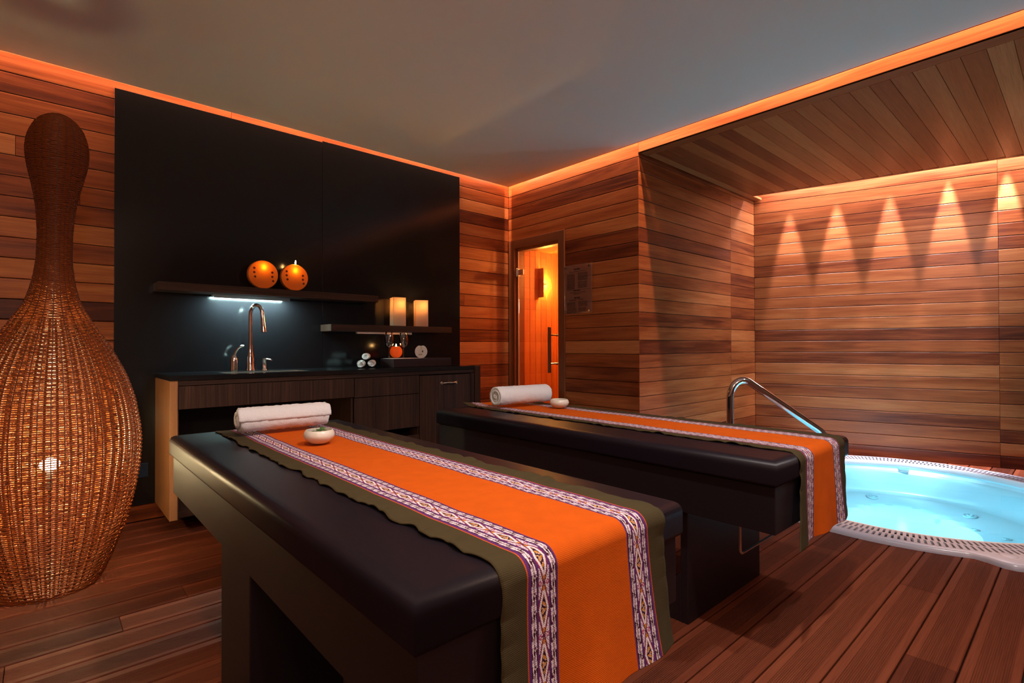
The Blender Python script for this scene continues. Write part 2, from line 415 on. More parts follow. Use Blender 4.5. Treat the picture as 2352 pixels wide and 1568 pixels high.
# ------------------------------------------------------------------ sauna behind the door
SY = .05; SZ = 2.236
def vplanks(name, o, d, n, a0, a1, z1, p=.0885, seed=2):
    m = MB(); rg = random.Random(seed); fr = (Vector(o), Vector((0,0,1)), Vector(d), Vector(n)); x = a0
    while x < a1: m.plank(fr, 0, z1, x+.0008, min(x+p, a1)-.0008, .015, min(.95, max(.05, rg.gauss(.5, .2))), .003); x += p
    m.box((0, a0, -.04), (z1, a1, -.0145), .3, fr); return struct(m.build(name, M_sauna))
vplanks('wall_sauna_back', (0,SY,0), (1,0,0), (0,-1,0), .1, 1.7, SZ)
vplanks('wall_sauna_far', (1.7,0,0), (0,-1,0), (-1,0,0), -.05, 1.55, SZ, seed=4)
vplanks('wall_sauna_side', (0,-1.5,0), (1,0,0), (0,1,0), .1, 1.7, SZ, seed=6)
m = MB(); fr = (Vector((0,0,SZ)), Vector((0,-1,0)), Vector((1,0,0)), Vector((0,0,-1))); rg = random.Random(8); x = .09
while x < 1.7: m.plank(fr, -.05, 1.55, x, x+.087, .015, rg.random(), .003); x += .0885
struct(m.build('ceiling_sauna', M_sauna))

# door: wooden frame, glass leaf, hinge, pull handle
d1 = thing('door_1', 'glass sauna door in a plain reddish wooden frame', 'door', (0,-.42,0)); d1['kind'] = 'structure'
m = MB(); fr = (Vector((0,0,0)), Vector((0,-1,0)), Vector((0,0,1)), Vector((-1,0,0)))
def fbox(a0, a1, z0, z1, c0, c1, ax, r): m.box((a0, z0, c0), (a1, z1, c1), r, fr, ax)
fbox(fy0, .105, 0, fz, -.10, .012, 1, .5); fbox(.735, fy1, 0, fz, -.10, .012, 1, .45); fbox(.105, .735, 2.185, fz, -.10, .012, 0, .55)
fbox(.105, .135, 0, 2.185, -.10, -.03, 1, .7); fbox(.135, .735, 2.158, 2.185, -.10, -.03, 0, .7)
bevel(m.build('door_frame', M_frame, d1), .003, 2)
boxo('glass_leaf', (.004, -.733, .02), (.012, -.150, 2.15), M_door, d1)
boxo('glass_edge', (.003, -.1495, .02), (.013, -.143, 2.15), M_edge, d1)
m = MB(); m.box((-.012, -.24, 1.895), (.0035, -.155, 1.955)); m.box((-.016, -.165, 1.885), (.02, -.125, 1.965)); m.tube([(-.016,-.148,1.88),(-.016,-.148,1.97)], .008, 10)
bevel(m.build('hinge', M_steel, d1), .002, 2)
m = MB(); m.box((-.012, -.24, .215), (.0035, -.155, .275)); m.box((-.016, -.165, .205), (.02, -.125, .285)); bevel(m.build('hinge', M_steel, d1), .002, 2)
h = boxo('handle', (-.115, -.716, .886), (-.088, -.690, 1.33), M_frame, d1, .006, 2)
for z in (.975, 1.254):
    m = MB(); m.tube([(-.09,-.703,z),(.003,-.703,z)], .009, 14); m.lathe([(.014,0),(.014,.006)], (.0035,-.703,z), 16, 0, 'X'); m.build('standoff', M_chrome, h).location = (0,0,0) if False else -Vector(WORLD.get('door_1'))-h.location
for o in h.children: o.location = (0,0,0)
# sauna lamp: bulb behind a wooden shade on the sauna wall
sl = thing('sauna_lamp', 'orange glowing wall lamp behind a wooden shade board inside the sauna', 'lamp', (.62,SY,1.87))
m = MB(); m.box((.50,-.03,1.705),(.514,SY-.001,2.04)); m.box((.514,-.03,1.85),(.56,SY-.001,1.862)); bevel(m.build('shade', M_sauna, sl), .002, 1)
m = MB(); m.lathe([(.0005,-.025),(.010,-.018),(.013,0),(.010,.02),(.0005,.027)], (.535,.024,1.80), 16); m.build('bulb', M_saunalamp, sl)
m = MB(); m.box((.516,SY-.012,1.76),(.555,SY-.001,1.84)); m.build('lamp_base', M_plastic, sl)

# notice plate by the door
sg = thing('notice_plate', 'clear acrylic notice plate with rows of dark print beside the sauna door', 'sign', (-.02,-.99,1.68))
boxo('plate', (-.026, -1.168, 1.450), (-.021, -.832, 1.911), M_acrylic, sg, .001)
for (yy, zz) in ((-.845,1.89),(-1.138,1.885),(-.845,1.475),(-1.138,1.472)):
    m = MB(); m.lathe([(.009,-.030),(.009,.004)], (0,yy,zz), 14, 0, 'X'); m.build('standoff_pin', M_steel, sg)
m = MB(); rg = random.Random(4); x0 = -.0262
def tline(ya, yb, z, h=.0055):
    y = ya
    while y < yb:
        w = min(rg.uniform(.012, .04), yb-y); m.box((x0-.0006, -y-w, z-h/2), (x0, -y, z+h/2)); y += w+.005
tline(.955,1.03,1.868,.014)
tline(.90,1.10,1.845,.004)
for k in range(14): tline(.87,.965,1.822-.0105*k,.0052)
for k in range(7): tline(1.005,1.12,1.826-.0105*k,.0052)
for k in range(6): tline(1.005,1.11,1.745-.0105*k,.0052)
tline(.95,1.03,1.668,.012); tline(.91,1.09,1.65,.004); tline(.95,1.03,1.636,.006)
m.build('print_block', M_ink, sg); m = MB()
tline(.96,1.03,1.598,.014); tline(.90,.98,1.578); tline(1.01,1.07,1.582)
for k in range(5): tline(.868,.97,1.556-.0105*k,.005)
for k in range(5): tline(1.01,1.12,1.562-.0105*k,.005)
for k in range(5): tline(.868,.985,1.496-.0 + .0 -.0105*k+.005,.005)
for k in range(4): tline(1.01,1.10,1.502-.0105*k,.005)
m.build('print_block', M_ink, sg)

# ------------------------------------------------------------------ black wall panels, socket
PL = tag(boxo('wall_panel', (-3.41,-.014,.11), (-2.0525,-.0005,2.822), M_black, None, .001), 'wide glossy black wall panel behind the sink tap, left of the seam', 'panel', 'black wall panels')
PR = tag(boxo('wall_panel', (-2.0505,-.014,.11), (-.665,-.0005,2.832), M_black, None, .001), 'glossy black wall panel behind the candles, ending at the planked corner', 'panel', 'black wall panels')
so = thing('wall_socket', 'small dark blue wall socket low on the black panel beside the wicker lamp', 'socket', (-3.25,-.015,.337))
boxo('cover_plate', (-3.285,-.023,.290), (-3.225,-.0145,.384), M_socketblue, so, .003)
m = MB(); m.lathe([(.02,-.0235),(.02,-.0255),(.015,-.0255),(.014,-.0238)], (-3.262,0,.337), 20, 0, 'Y'); 
for v in range(len(m.v)): m.v[v] = (m.v[v][0], -abs(m.v[v][1]), m.v[v][2])
m.build('socket_face', M_socketblue, so)

# ------------------------------------------------------------------ sink cabinet
cb = thing('sink_cabinet', 'dark wenge wall-hung sink cabinet with open bay, drawers and door', 'cabinet', (-2.0,-.28,.11))
CY = -.545; CT = .945
boxo('side_panel', (-3.188, CY, .112), (-3.147, -.0155, CT), M_oak, cb, .0015, 2)['label'] = 'light veneer side panel'
boxo('front_edge', (-3.1475, CY-.0005, .112), (-3.143, CY+.02, CT-.001), M_wenge, cb, 0, 2)
boxo('end_panel', (-.900, CY-.012, .112), (-.838, -.0155, .972), M_wenge, cb, .0015, 2)
boxo('top_rail', (-3.142, CY, .915), (-.902, CY+.02, CT-.001), M_wenge, cb, .001, 0)
boxo('base_panel', (-3.146, CY+.03, .112), (-.902, -.02, .15), M_wenge, cb, .001, 0)
boxo('back_panel', (-3.146, -.035, .151), (-.902, -.0155, CT-.002), M_recess, cb)
boxo('partition', (-2.045, CY+.021, .151), (-2.027, -.036, CT-.03), M_wenge, cb, .001, 2)
boxo('partition', (-1.472, CY+.021, .151), (-1.456, -.036, CT-.03), M_wenge, cb, .001, 2)
boxo('drawer_front', (-3.141, CY-.002, .772), (-2.030, CY+.018, .911), M_wenge, cb, .0015, 2)
boxo('drawer_front', (-2.024, CY-.002, .766), (-1.468, CY+.018, .911), M_wenge, cb, .0015, 2)
boxo('door', (-2.024, CY-.002, .497), (-1.468, CY+.018, .761), M_wenge, cb, .0015, 2)
dr = boxo('door', (-1.462, CY-.002, .160), (-.946, CY+.018, .906), M_wenge, cb, .0015, 2)
boxo('end_strip', (-.943, CY-.002, .160), (-.902, CY+.018, .911), M_wenge, cb, .001, 2)
boxo('drawer_front', (-2.024, CY-.002, .160), (-1.468, CY+.018, .43), M_wenge, cb, .0015, 2)
m = MB(); hp = []
for t in np.linspace(0, 1, 17): hp.append((-1.247+.150*t, CY-.006-.022*math.sin(PI*min(1, max(0, t)))**.5, .836+.003*math.sin(PI*t)))
m.tube(hp, [.0045+.0028*math.sin(PI*t) for t in np.linspace(0,1,17)], 10)
for x in (-1.247,-1.097): m.lathe([(.016,.000),(.014,.004),(.006,.007)], (x, CY-.002, .836), 16, 0, 'Y')
hd = m.build('handle', M_steel, dr); hd.location = (0,0,0); hd['label'] = 'steel bow handle'
# pale hose inside the open bay
m = MB(); m.tube([(-3.02,-.30,.152),(-3.035,-.31,.19),(-3.06,-.32,.23),(-3.08,-.30,.30),(-3.08,-.2,.36),(-3.06,-.10,.40),(-3.04,-.04,.42)], .016, 10)
tag(m.build('waste_pipe', M_ivory_strip), 'pale curved waste pipe low inside the dark open bay', 'pipe')
# worktop with a sink bowl
wt = thing('worktop', 'long thin black stone worktop along the wall panel', 'worktop', (-2.0,-.28,.945))
m = MB(); SX0, SX1, SY0, SY1 = -2.86, -2.32, -.46, -.20
for lo, hi in (((-3.190,-.556,.9455),(SX0,-.0155,.975)), ((SX1,-.556,.9455),(-.902,-.0155,.975)), ((SX0,-.556,.9455),(SX1,SY0,.975)), ((SX0,SY1,.9455),(SX1,-.0155,.975))): m.box(lo, hi)
m.build('slab', M_counter, wt)
sk = thing('sink', 'dark undermounted sink bowl set into the black worktop below the tap', 'sink', (-2.59,-.33,.80))
m = MB(); e = .003
for lo, hi in (((SX0+e,SY0+e,.80),(SX1-e,SY1-e,.806)), ((SX0+e,SY0+e,.806),(SX0+.01,SY1-e,.974)), ((SX1-.01,SY0+e,.806),(SX1-e,SY1-e,.974)), ((SX0+.01,SY0+e,.806),(SX1-.01,SY0+.01,.974)), ((SX0+.01,SY1-.01,.806),(SX1-.01,SY1-e,.974))): m.box(lo, hi)
m.build('bowl', M_steel, sk)
m = MB(); m.lathe([(.0,.8095),(.02,.8095),(.028,.8062)], (-2.59,-.33,0), 20); m.build('drain', M_chrome, sk)

# taps on the worktop
FX, FY = -2.632, -.14
fa = thing('tap', 'tall chrome gooseneck kitchen tap at the middle of the sink', 'tap', (FX,FY,.975))
m = MB(); m.lathe([(.031,.9755),(.031,.985),(.027,.995),(.026,1.06),(.021,1.09),(.0165,1.12),(.0155,1.16)], (FX,FY,0), 24); m.build('body', M_chrome, fa)
m = MB(); dv = Vector((.62,-.78,0)); pts = [Vector((FX,FY,z)) for z in np.linspace(1.16,1.37,9)]
rad = .047
for t in np.linspace(.15, PI*1.02, 18): pts.append(Vector((FX,FY,1.385)) + dv*(rad*(1-math.cos(t))) + Vector((0,0,rad*1.35*math.sin(t))))
pts.append(pts[-1] + Vector((0,0,-.03)) + dv*.004)
m.tube(pts, .0138, 16); m.build('spout', M_chrome, fa)
e = pts[-1]; m = MB(); m.tube([e+Vector((0,0,.004)), e+dv*.004+Vector((0,0,-.04)), e+dv*.009+Vector((0,0,-.095)), e+dv*.010+Vector((0,0,-.10))], [.0150,.0165,.0195,.0190], 18); m.build('spray_head', M_chrome, fa)
m = MB(); 
for dz in (-.035, -.065): m.lathe([(.006,-.012),(.005,-.0135)], tuple(e+dv*.006+Vector((0,-.008,dz))), 10, 0, 'Y')
m.build('button', M_recess, fa)
lv = thing('tap_lever', 'short chrome lever handle on a round base left of the tall tap', 'lever', (-2.737,-.13,.975))
m = MB(); m.lathe([(.026,.9755),(.026,1.045),(.0245,1.062),(.018,1.082),(.010,1.096),(.0,1.10)], (-2.737,-.13,0), 22); m.build('base', M_chrome, lv)
m = MB(); m.tube([(-2.735,-.132,1.085),(-2.728,-.14,1.115),(-2.714,-.15,1.14),(-2.693,-.16,1.155),(-2.680,-.165,1.154)], [.012,.010,.0085,.0095,.006], 12); m.build('lever', M_chrome, lv)
sd = thing('soap_dispenser', 'small chrome soap dispenser right of the tall tap', 'dispenser', (-2.535,-.13,.975))
m = MB(); m.lathe([(.020,.9755),(.020,.983),(.0145,.99),(.0145,1.045),(.017,1.048),(.017,1.062),(.0,1.066)], (-2.535,-.13,0), 20); m.build('body', M_chrome, sd)
m = MB(); m.tube([(-2.535,-.13,1.056),(-2.515,-.145,1.056),(-2.497,-.158,1.052)], [.0065,.0055,.0055], 10); m.lathe([(.007,-.006),(.007,.006)], (-2.495,-.16,1.050), 10); m.build('nozzle', M_chrome, sd)

# shelves with their strip lights
sh1 = tag(boxo('wall_shelf', (-3.200,-.205,1.520), (-1.655,-.0145,1.573), M_wenge, None, .0015, 0), 'upper long dark floating shelf carrying the two orange discs', 'shelf', 'floating shelves')
sh2 = tag(boxo('wall_shelf', (-2.068,-.225,1.271), (-.915,-.0145,1.325), M_wenge, None, .0015, 0), 'lower dark floating shelf carrying the two square lanterns', 'shelf', 'floating shelves')
st = None
m = MB(); m.box((-2.86,-.105,1.508),(-2.34,-.035,1.5195)); m.box((-2.86,-.105,1.4985),(-2.34,-.099,1.508)); m.box((-2.86,-.105,1.4945),(-2.34,-.1005,1.4985)); st = m.build('strip_light', M_gutter, sh1); st['label'] = 'slim strip light glowing cool white'
m = MB(); m.box((-2.85,-.092,1.5062),(-2.35,-.040,1.5078)); m.build('diffuser', M_led, st).location = (0,0,0)
m = MB(); m.box((-1.838,-.205,1.2525),(-1.345,-.170,1.2705)); st2 = bevel(m.build('strip_light', M_ivory_strip, sh2), .004, 2); st2['label'] = 'slim pinkish white strip light, unlit'
m = MB(); m.box((-1.345,-.20,1.250),(-1.325,-.172,1.2705)); bevel(m.build('end_cap', M_ivory_strip, st2), .002, 2).location = (0,0,0)

# orange disc candles on the upper shelf
def disc_candle(c, rad, label, red):
    t = thing('disc_candle', label, 'candle', (c[0], c[1], c[2]-rad), 'orange disc candles')
    m = MB(); dy = .020; ring = []
    # hollow body: translucent front face set in an opaque rim with a back
    m.lathe([(.0004,dy),(rad*.5,dy),(rad-.0035,dy)], (c[0], c[1], c[2]), 56, 0, 'Y', cap=False); m.build('front_face', M_disc, t)
    m = MB(); m.lathe([(rad-.0035,dy),(rad,dy-.003),(rad,-dy+.003),(rad-.003,-dy),(.0004,-dy)], (c[0], c[1], c[2]), 56, 0, 'Y', cap=False); m.build('rim', M_discrim, t)
    for sx in (-1, 1):
        for k in range(3):
            a = .30; px = sx*rad*.60 + (0.006 if k == 2 else 0); pz = rad*(.30-.30*k) - sx*.012
            mm = MB(); mm.lathe([(.0001,dy+.0008),(.0075,dy+.0008),(.0085,dy+.0002)], (c[0]+px, c[1], c[2]+pz), 14, 0, 'Y'); mm.build('hole', M_hole, t)
    m = MB(); m.lathe([(.0004,-.020),(.010,-.014),(.014,-.004),(.011,.008),(.006,.018),(.0005,.030)], (c[0]+.004, c[1]-.002, c[2]+rad*.52), 14); m.build('flame', red, t)
    return t
disc_candle((-2.548,-.135,1.574+.104), .104, 'left orange disc candle with rows of small holes, touching its twin', M_flame_red)
disc_candle((-2.322,-.135,1.574+.101), .101, 'right orange disc candle with rows of small holes, nearer the lanterns', M_flame_red)
m = MB(); m.lathe([(.0004,1.776),(.004,1.779),(.0055,1.786),(.003,1.797),(.0004,1.806)], (-2.318,-.158,0), 12)
bpy.data.objects['disc_candle.001']  # second disc burns with an open flame
o = m.build('open_flame', M_flame, bpy.data.objects['disc_candle.001'])

# square wax lanterns on the lower shelf
def lantern(x, y, w, h, rot, label):
    t = thing('square_lantern', label, 'lantern', (x, y, 1.326), 'square wax lanterns')
    m = MB(); fr = (Vector((x,y,1.3262)), Vector((math.cos(rot),math.sin(rot),0)), Vector((-math.sin(rot),math.cos(rot),0)), Vector((0,0,1)))
    a = w/2; e = .004
    m.box((-a,-a,0),(a,a,e),0,fr); m.box((-a,-a,e),(-a+e,a,h),0,fr); m.box((a-e,-a,e),(a,a,h),0,fr); m.box((-a+e,-a,e),(a-e,-a+e,h),0,fr); m.box((-a+e,a-e,e),(a-e,a,h),0,fr)
    m.build('shade', M_lantern, t)
    m = MB(); m.lathe([(.0005,1.49),(.010,1.50),(.013,1.512),(.009,1.528),(.003,1.545),(.0005,1.552)], (x+.014,y-.010,0), 12); m.build('flame', M_flame, t)
    m = MB(); m.lathe([(.022,1.331),(.022,1.475),(.0005,1.476)], (x+.014,y-.010,0), 16); m.build('candle_stub', M_plastic, t)
    return t
lantern(-1.428,-.135,.112,.248,math.radians(-14),'taller left square ivory lantern glowing on the lower shelf')
lantern(-1.192,-.135,.115,.236,math.radians(-24),'right square ivory lantern glowing near the end of the lower shelf')

# tray, glasses, candle, apple, small towels on the worktop
tr = tag(boxo('serving_tray', (-1.63,-.42,.9755), (-1.06,-.20,1.046), M_tray, None, .003), 'dark rectangular wooden block tray standing on the worktop', 'tray')
nk = tag(boxo('napkin', (-1.625,-.405,1.0462), (-1.36,-.235,1.0482), M_terry, None, .0008), 'thin white napkin under the two wine glasses', 'napkin')
def wine_glass(x, y, z, h, label):
    t = thing('wine_glass', label, 'glass', (x,y,z), 'empty wine glasses')
    m = MB(); m.lathe([(.0005,.0004),(.036,.0006),(.034,.003),(.012,.007),(.0055,.013)], (x,y,z), 28); m.build('foot', M_glass, t)
    m = MB(); m.lathe([(.0052,.0125),(.0042,.03),(.0042,.065),(.006,.082)], (x,y,z), 14, cap=False); m.build('stem', M_glass, t)
    pr = [(.006,.082),(.018,.089),(.031,.105),(.039,.130),(.0405,.152),(.0375,.180),(.032,.205),(.029,h)]
    m = MB(); m.lathe(pr+[(r-.0012,q) for r,q in pr[::-1]], (x,y,z), 32, cap=False); m.build('bowl', M_glass, t)
wine_glass(-1.578,-.25,1.0484,.222,'left empty wine glass, standing partly before the orange candle')
wine_glass(-1.440,-.25,1.0484,.216,'right empty wine glass, between the orange candle and the apple')
bc = thing('ball_candle', 'round orange candle burning between the two wine glasses', 'candle', (-1.505,-.215,1.0484))
m = MB(); rb = .053; pr = [(max(.0006,rb*math.sin(a)), rb*1.0-rb*math.cos(a)) for a in np.linspace(.35, PI*.84, 18)]; pr += [(.018,rb*1.78),(.0006,rb*1.74)]
m.lathe(pr, (-1.502,-.265+.03,1.0484), 32); m.build('wax', M_orangeball, bc)
m = MB(); m.lathe([(.0004,.090),(.0045,.094),(.006,.101),(.0035,.112),(.0004,.122)], (-1.502,-.235,1.0484), 12); m.build('flame', M_flame, bc)
ap = thing('apple_half', 'cut white apple half with dark seeds at the tray end', 'apple', (-1.27,-.26,1.0465))
m = MB(); ra = .056; c = Vector((-1.27,-.262,1.0467+ra*.98)); n = len(m.v); seg = 40; dirn = Vector((-.50,-.86,0)); side = Vector((.86,-.50,0))
def aprof(a): return ra*(1 - .16*math.exp(-((a-PI/2)/.22)**2) - .03*math.cos(2*a))
ring = [c + side*(aprof(a)*math.cos(a)) + Vector((0,0,aprof(a)*math.sin(a))) for a in np.linspace(0,2*PI,seg,endpoint=False)]
m.v += [tuple(p+dirn*.001) for p in ring]; m.face(range(seg)[::-1]); m.build('cut_face', M_apple, ap)
m = MB()
for k in range(7):
    t = k/6*PI/2
    for a in np.linspace(0,2*PI,seg,endpoint=False):
        p = side*(aprof(a)*math.cos(a)*math.cos(t)) + Vector((0,0,aprof(a)*math.sin(a)*math.cos(t))) - dirn*(ra*.8*math.sin(t)); m.v.append(tuple(c+p))
for k in range(6):
    for a in range(seg): m.face((k*seg+a, k*seg+(a+1)%seg, (k+1)*seg+(a+1)%seg, (k+1)*seg+a), None, 0, True)
m.build('skin', M_appleskin, ap)
for (dx, dz, s) in ((.014,.002,.007),(-.017,-.026,.0045),(.004,-.024,.003),(-.004,-.027,.003)):
    m = MB(); m.lathe([(.0002,-.0012),(s*.8,-.0004),(s,.0006),(.0002,.0014)], tuple(c+side*dx+Vector((0,0,dz))+dirn*.002), 12, 0, 'Y', sx=1, sy=1.3); m.build('seed', M_seed, ap)
m = MB(); m.tube([tuple(c+dirn*.002+Vector((0,0,z))) for z in (.052,.035,.018,.010)], [.0025,.0018,.0012,.0006], 8); m.build('core_line', M_appleskin, ap)

def towel_roll(name, label, cat, c, axis, length, rad, turns, group, flat=.93, th=.012, phase=0.0, flap=0.0, seed=1, fuzz=.0012):
    """a sheet of terry rolled in a spiral, swept along `axis`; c = centre of the underside"""
    rg = np.random.default_rng(seed); ax = Vector(axis).normalized(); sd = Vector((0,0,1)).cross(ax)
    K = int(34*turns); th0 = np.linspace(0, turns*2*PI, K); r0 = rad*.10
    pitch = (rad - r0)/turns; th = pitch*1.0; J = 44
    verts = []; faces = []
    edge = rg.normal(0, .004, 40)
    for j in range(J):
        s = j/(J-1)
        for layer in (0, 1):
            for k in range(K):
                a = phase + th0[k]; r = r0 + pitch*th0[k]/(2*PI) + (0 if layer == 0 else -th*(.45 + .55*min(1, k/20)))
                r = max(r, .002)
                if layer == 0: r += rg.normal(0, fuzz)*(1 if k > K-36 else .3)
                if layer == 0 and k > K-16: r -= th*.85*((k-(K-16))/15)**2
                tw = int(th0[k]/(2*PI))
                end = edge[tw % 40]*(1 if abs(s-.5) > .46 else 0) * (1 if s > .5 else -1)
                u = (s-.5)*length + end*.8
                lx = r*math.cos(a)*1.04; lz = r*math.sin(a)*flat + rad*flat
                if lz < 0.004: lz = .004 + (lz-.004)*.15
                p = Vector(c) + ax*u + sd*lx + Vector((0,0,lz))
                verts.append(tuple(p))
    S = 2*K
    for j in range(J-1):
        for k in range(K-1):
            a = j*S+k; faces.append((a, a+1, a+S+1, a+S)); b = a+K; faces.append((b, b+S, b+S+1, b+1))
        a = j*S+K-1; faces.append((a, a+K, a+K+S, a+S)); a = j*S; faces.append((a, a+S, a+S+K, a+K))
    for j in (0, J-1):
        for k in range(K-1):
            a = j*S+k; q = (a, a+K, a+K+1, a+1); faces.append(q if j == 0 else q[::-1])
    me = bpy.data.meshes.new(name); me.from_pydata(verts, [], faces); me.polygons.foreach_set('use_smooth', [True]*len(faces))
    me.materials.append(M_terry); me.update(); o = link(name, me); return tag(o, label, cat, group)
ta = Vector((.50,.866,0))
for (x, y, z, r, lb, sd_) in ((-1.836,-.26,.9755,.036,'bottom left rolled white hand towel of the small pile of three',3), (-1.738,-.255,.9755,.035,'bottom right rolled white hand towel, beside the dark tray',5), (-1.786,-.257,.9755+.062,.034,'top rolled white hand towel resting on the other two',8)):
    towel_roll('hand_towel', lb, 'towel', (x,y,z), ta, .15, r, 2.6, 'rolled hand towels on the worktop', .95, phase=random.random()*6, seed=sd_, fuzz=.0007)

# ------------------------------------------------------------------ massage tables
ZT = .737
def mattress(name, x0, x1, y0, y1, z0, z1, par):
    m = MB(); m.box((x0,y0,z0),(x1,y1,z1)); o = m.build(name, M_leather, par)
    bm = bmesh.new(); bm.from_mesh(o.data)
    bmesh.ops.bevel(bm, geom=[e for e in bm.edges if min(v.co.z for v in e.verts) > z1-.001], offset=.036, segments=6, profile=.6, affect='EDGES')
    bmesh.ops.bevel(bm, geom=[e for e in bm.edges if max(v.co.z for v in e.verts) < z0+.001], offset=.012, segments=3, profile=.5, affect='EDGES')
    bm.to_mesh(o.data); bm.free()
    for p in o.data.polygons: p.use_smooth = True
    o.modifiers.new('wn', 'WEIGHTED_NORMAL'); return o
def table(x0, x1, y0, y1, label):
    xc = (x0+x1)/2
    t = thing('massage_table', label, 'table', (xc, (y0+y1)/2, 0), 'padded massage tables')
    mattress('mattress', x0, x1, y0, y1, .643, ZT, t)
    m = MB(); m.box((x0+.014, y0+.012, .472), (x1-.014, y1-.012, .6428)); o = m.build('apron', M_apron, t); bevel(o, .003, 2)
    m = MB(); m.box((xc-.07, y0+.0105, .476), (xc-.067, y0+.0118, .640)); m.build('seam', M_steel, t)
    # foot-end slab leg with a bevelled foot
    yl = y0+.375; a0, a1 = xc-.346, xc+.346
    m = MB(); m.box((a0, yl, 0), (a1, yl+.034, .4715))
    n = len(m.v); prof = [(yl+.033,0),(yl+.10,0),(yl+.10,.12),(yl+.085,.155),(yl+.033,.205)]
    for x in (a0, a1): m.v += [(x, y, z) for y, z in prof]
    k = len(prof); m.face([n+i for i in range(k)]); m.face([n+k+i for i in range(k)][::-1])
    for i in range(k): j = (i+1) % k; m.face((n+i, n+k+i, n+k+j, n+j))
    bevel(m.build('leg', M_apron, t), .003, 2)
    yh = y0+.95; m = MB(); m.box((x0+.018, yh, 0), (x1-.018, yh+.33, .4715)); bevel(m.build('leg', M_apron, t), .004, 2)
    return t
T1X = (-3.312, -2.492); T2X = (-1.838, -1.030); TY1 = (-3.487, -1.338); TY2 = (-3.474, -1.350)
t1 = table(*T1X, *TY1, 'nearest padded massage table, dark brown, nearer the wicker lamp')
t2 = table(*T2X, *TY2, 'farther padded massage table, dark brown, standing beside the hot tub')
# rail for paper rolls under the foot end of the farther table
m = MB(); xr, yr, zr = -1.80, -3.325, .395
pts = [(xr,yr,.4712),(xr,yr,.384)] + [(xr+.018*(1-math.cos(a)), yr, .362-.018*math.sin(a)+.018) for a in np.linspace(.2,PI/2,6)] + [(xr+.05,yr,.362),(-1.1,yr,.362)] + [(-1.1+.018*math.sin(a), yr, .362+.018*(1-math.cos(a))) for a in np.linspace(.2,PI/2,6)] + [(-1.082,yr,.42),(-1.082,yr,.4712)]
m.tube(pts, .0055, 10); m.build('towel_rail', M_steel, t2)['label'] = 'thin metal rail'

# ------------------------------------------------------------------ woven runners
def M_cloth():
    m, nt, out = mat('woven_runner'); L = nt.links.new
    b = N(nt, 'ShaderNodeBsdfPrincipled'); b.inputs['Roughness'].default_value = .9; b.inputs['Specular IOR Level'].default_value = .12; L(b.outputs[0], out.inputs[0])
    at = N(nt, 'ShaderNodeAttribute', attribute_name='weave'); uv = N(nt, 'ShaderNodeUVMap')
    sp = N(nt, 'ShaderNodeSeparateXYZ'); L(uv.outputs[0], sp.inputs[0])
    w = N(nt, 'ShaderNodeMath', operation='MULTIPLY'); w.inputs[1].default_value = 2*PI/.0034; L(sp.outputs[1], w.inputs[0])
    s = N(nt, 'ShaderNodeMath', operation='SINE'); L(w.outputs[0], s.inputs[0])
    tc = N(nt, 'ShaderNodeTexCoord'); nz = N(nt, 'ShaderNodeTexNoise', i_Scale=420.0, i_Detail=2.0); L(tc.outputs['Object'], nz.inputs['Vector'])
    ad = N(nt, 'ShaderNodeMath', operation='MULTIPLY_ADD'); ad.inputs[1].default_value = .5; L(s.outputs[0], ad.inputs[0]); L(nz.outputs[0], ad.inputs[2])
    bp = N(nt, 'ShaderNodeBump', i_Strength=.28, i_Distance=.001); L(ad.outputs[0], bp.inputs['Height']); L(bp.outputs[0], b.inputs['Normal'])
    n2 = N(nt, 'ShaderNodeTexNoise', i_Scale=22.0, i_Detail=5.0); L(tc.outputs['Object'], n2.inputs['Vector'])
    mr = N(nt, 'ShaderNodeMapRange'); mr.inputs[3].default_value = .86; mr.inputs[4].default_value = 1.12; L(n2.outputs[0], mr.inputs[0])
    vm = N(nt, 'ShaderNodeVectorMath', operation='SCALE'); L(at.outputs['Color'], vm.inputs[0]); L(mr.outputs[0], vm.inputs['Scale']); L(vm.outputs[0], b.inputs['Base Color'])
    return m
M_runner = M_cloth()
OLIVE = (.055,.041,.018); ORANGE = (.56,.092,.004); THIN = (.52,.085,.015); PURP = (.10,.028,.14); WHITE = (.78,.66,.70); DARK = (.045,.008,.014); CRIM = (.30,.02,.05); GOLD = (.55,.23,.035); PINK = (.50,.13,.22)
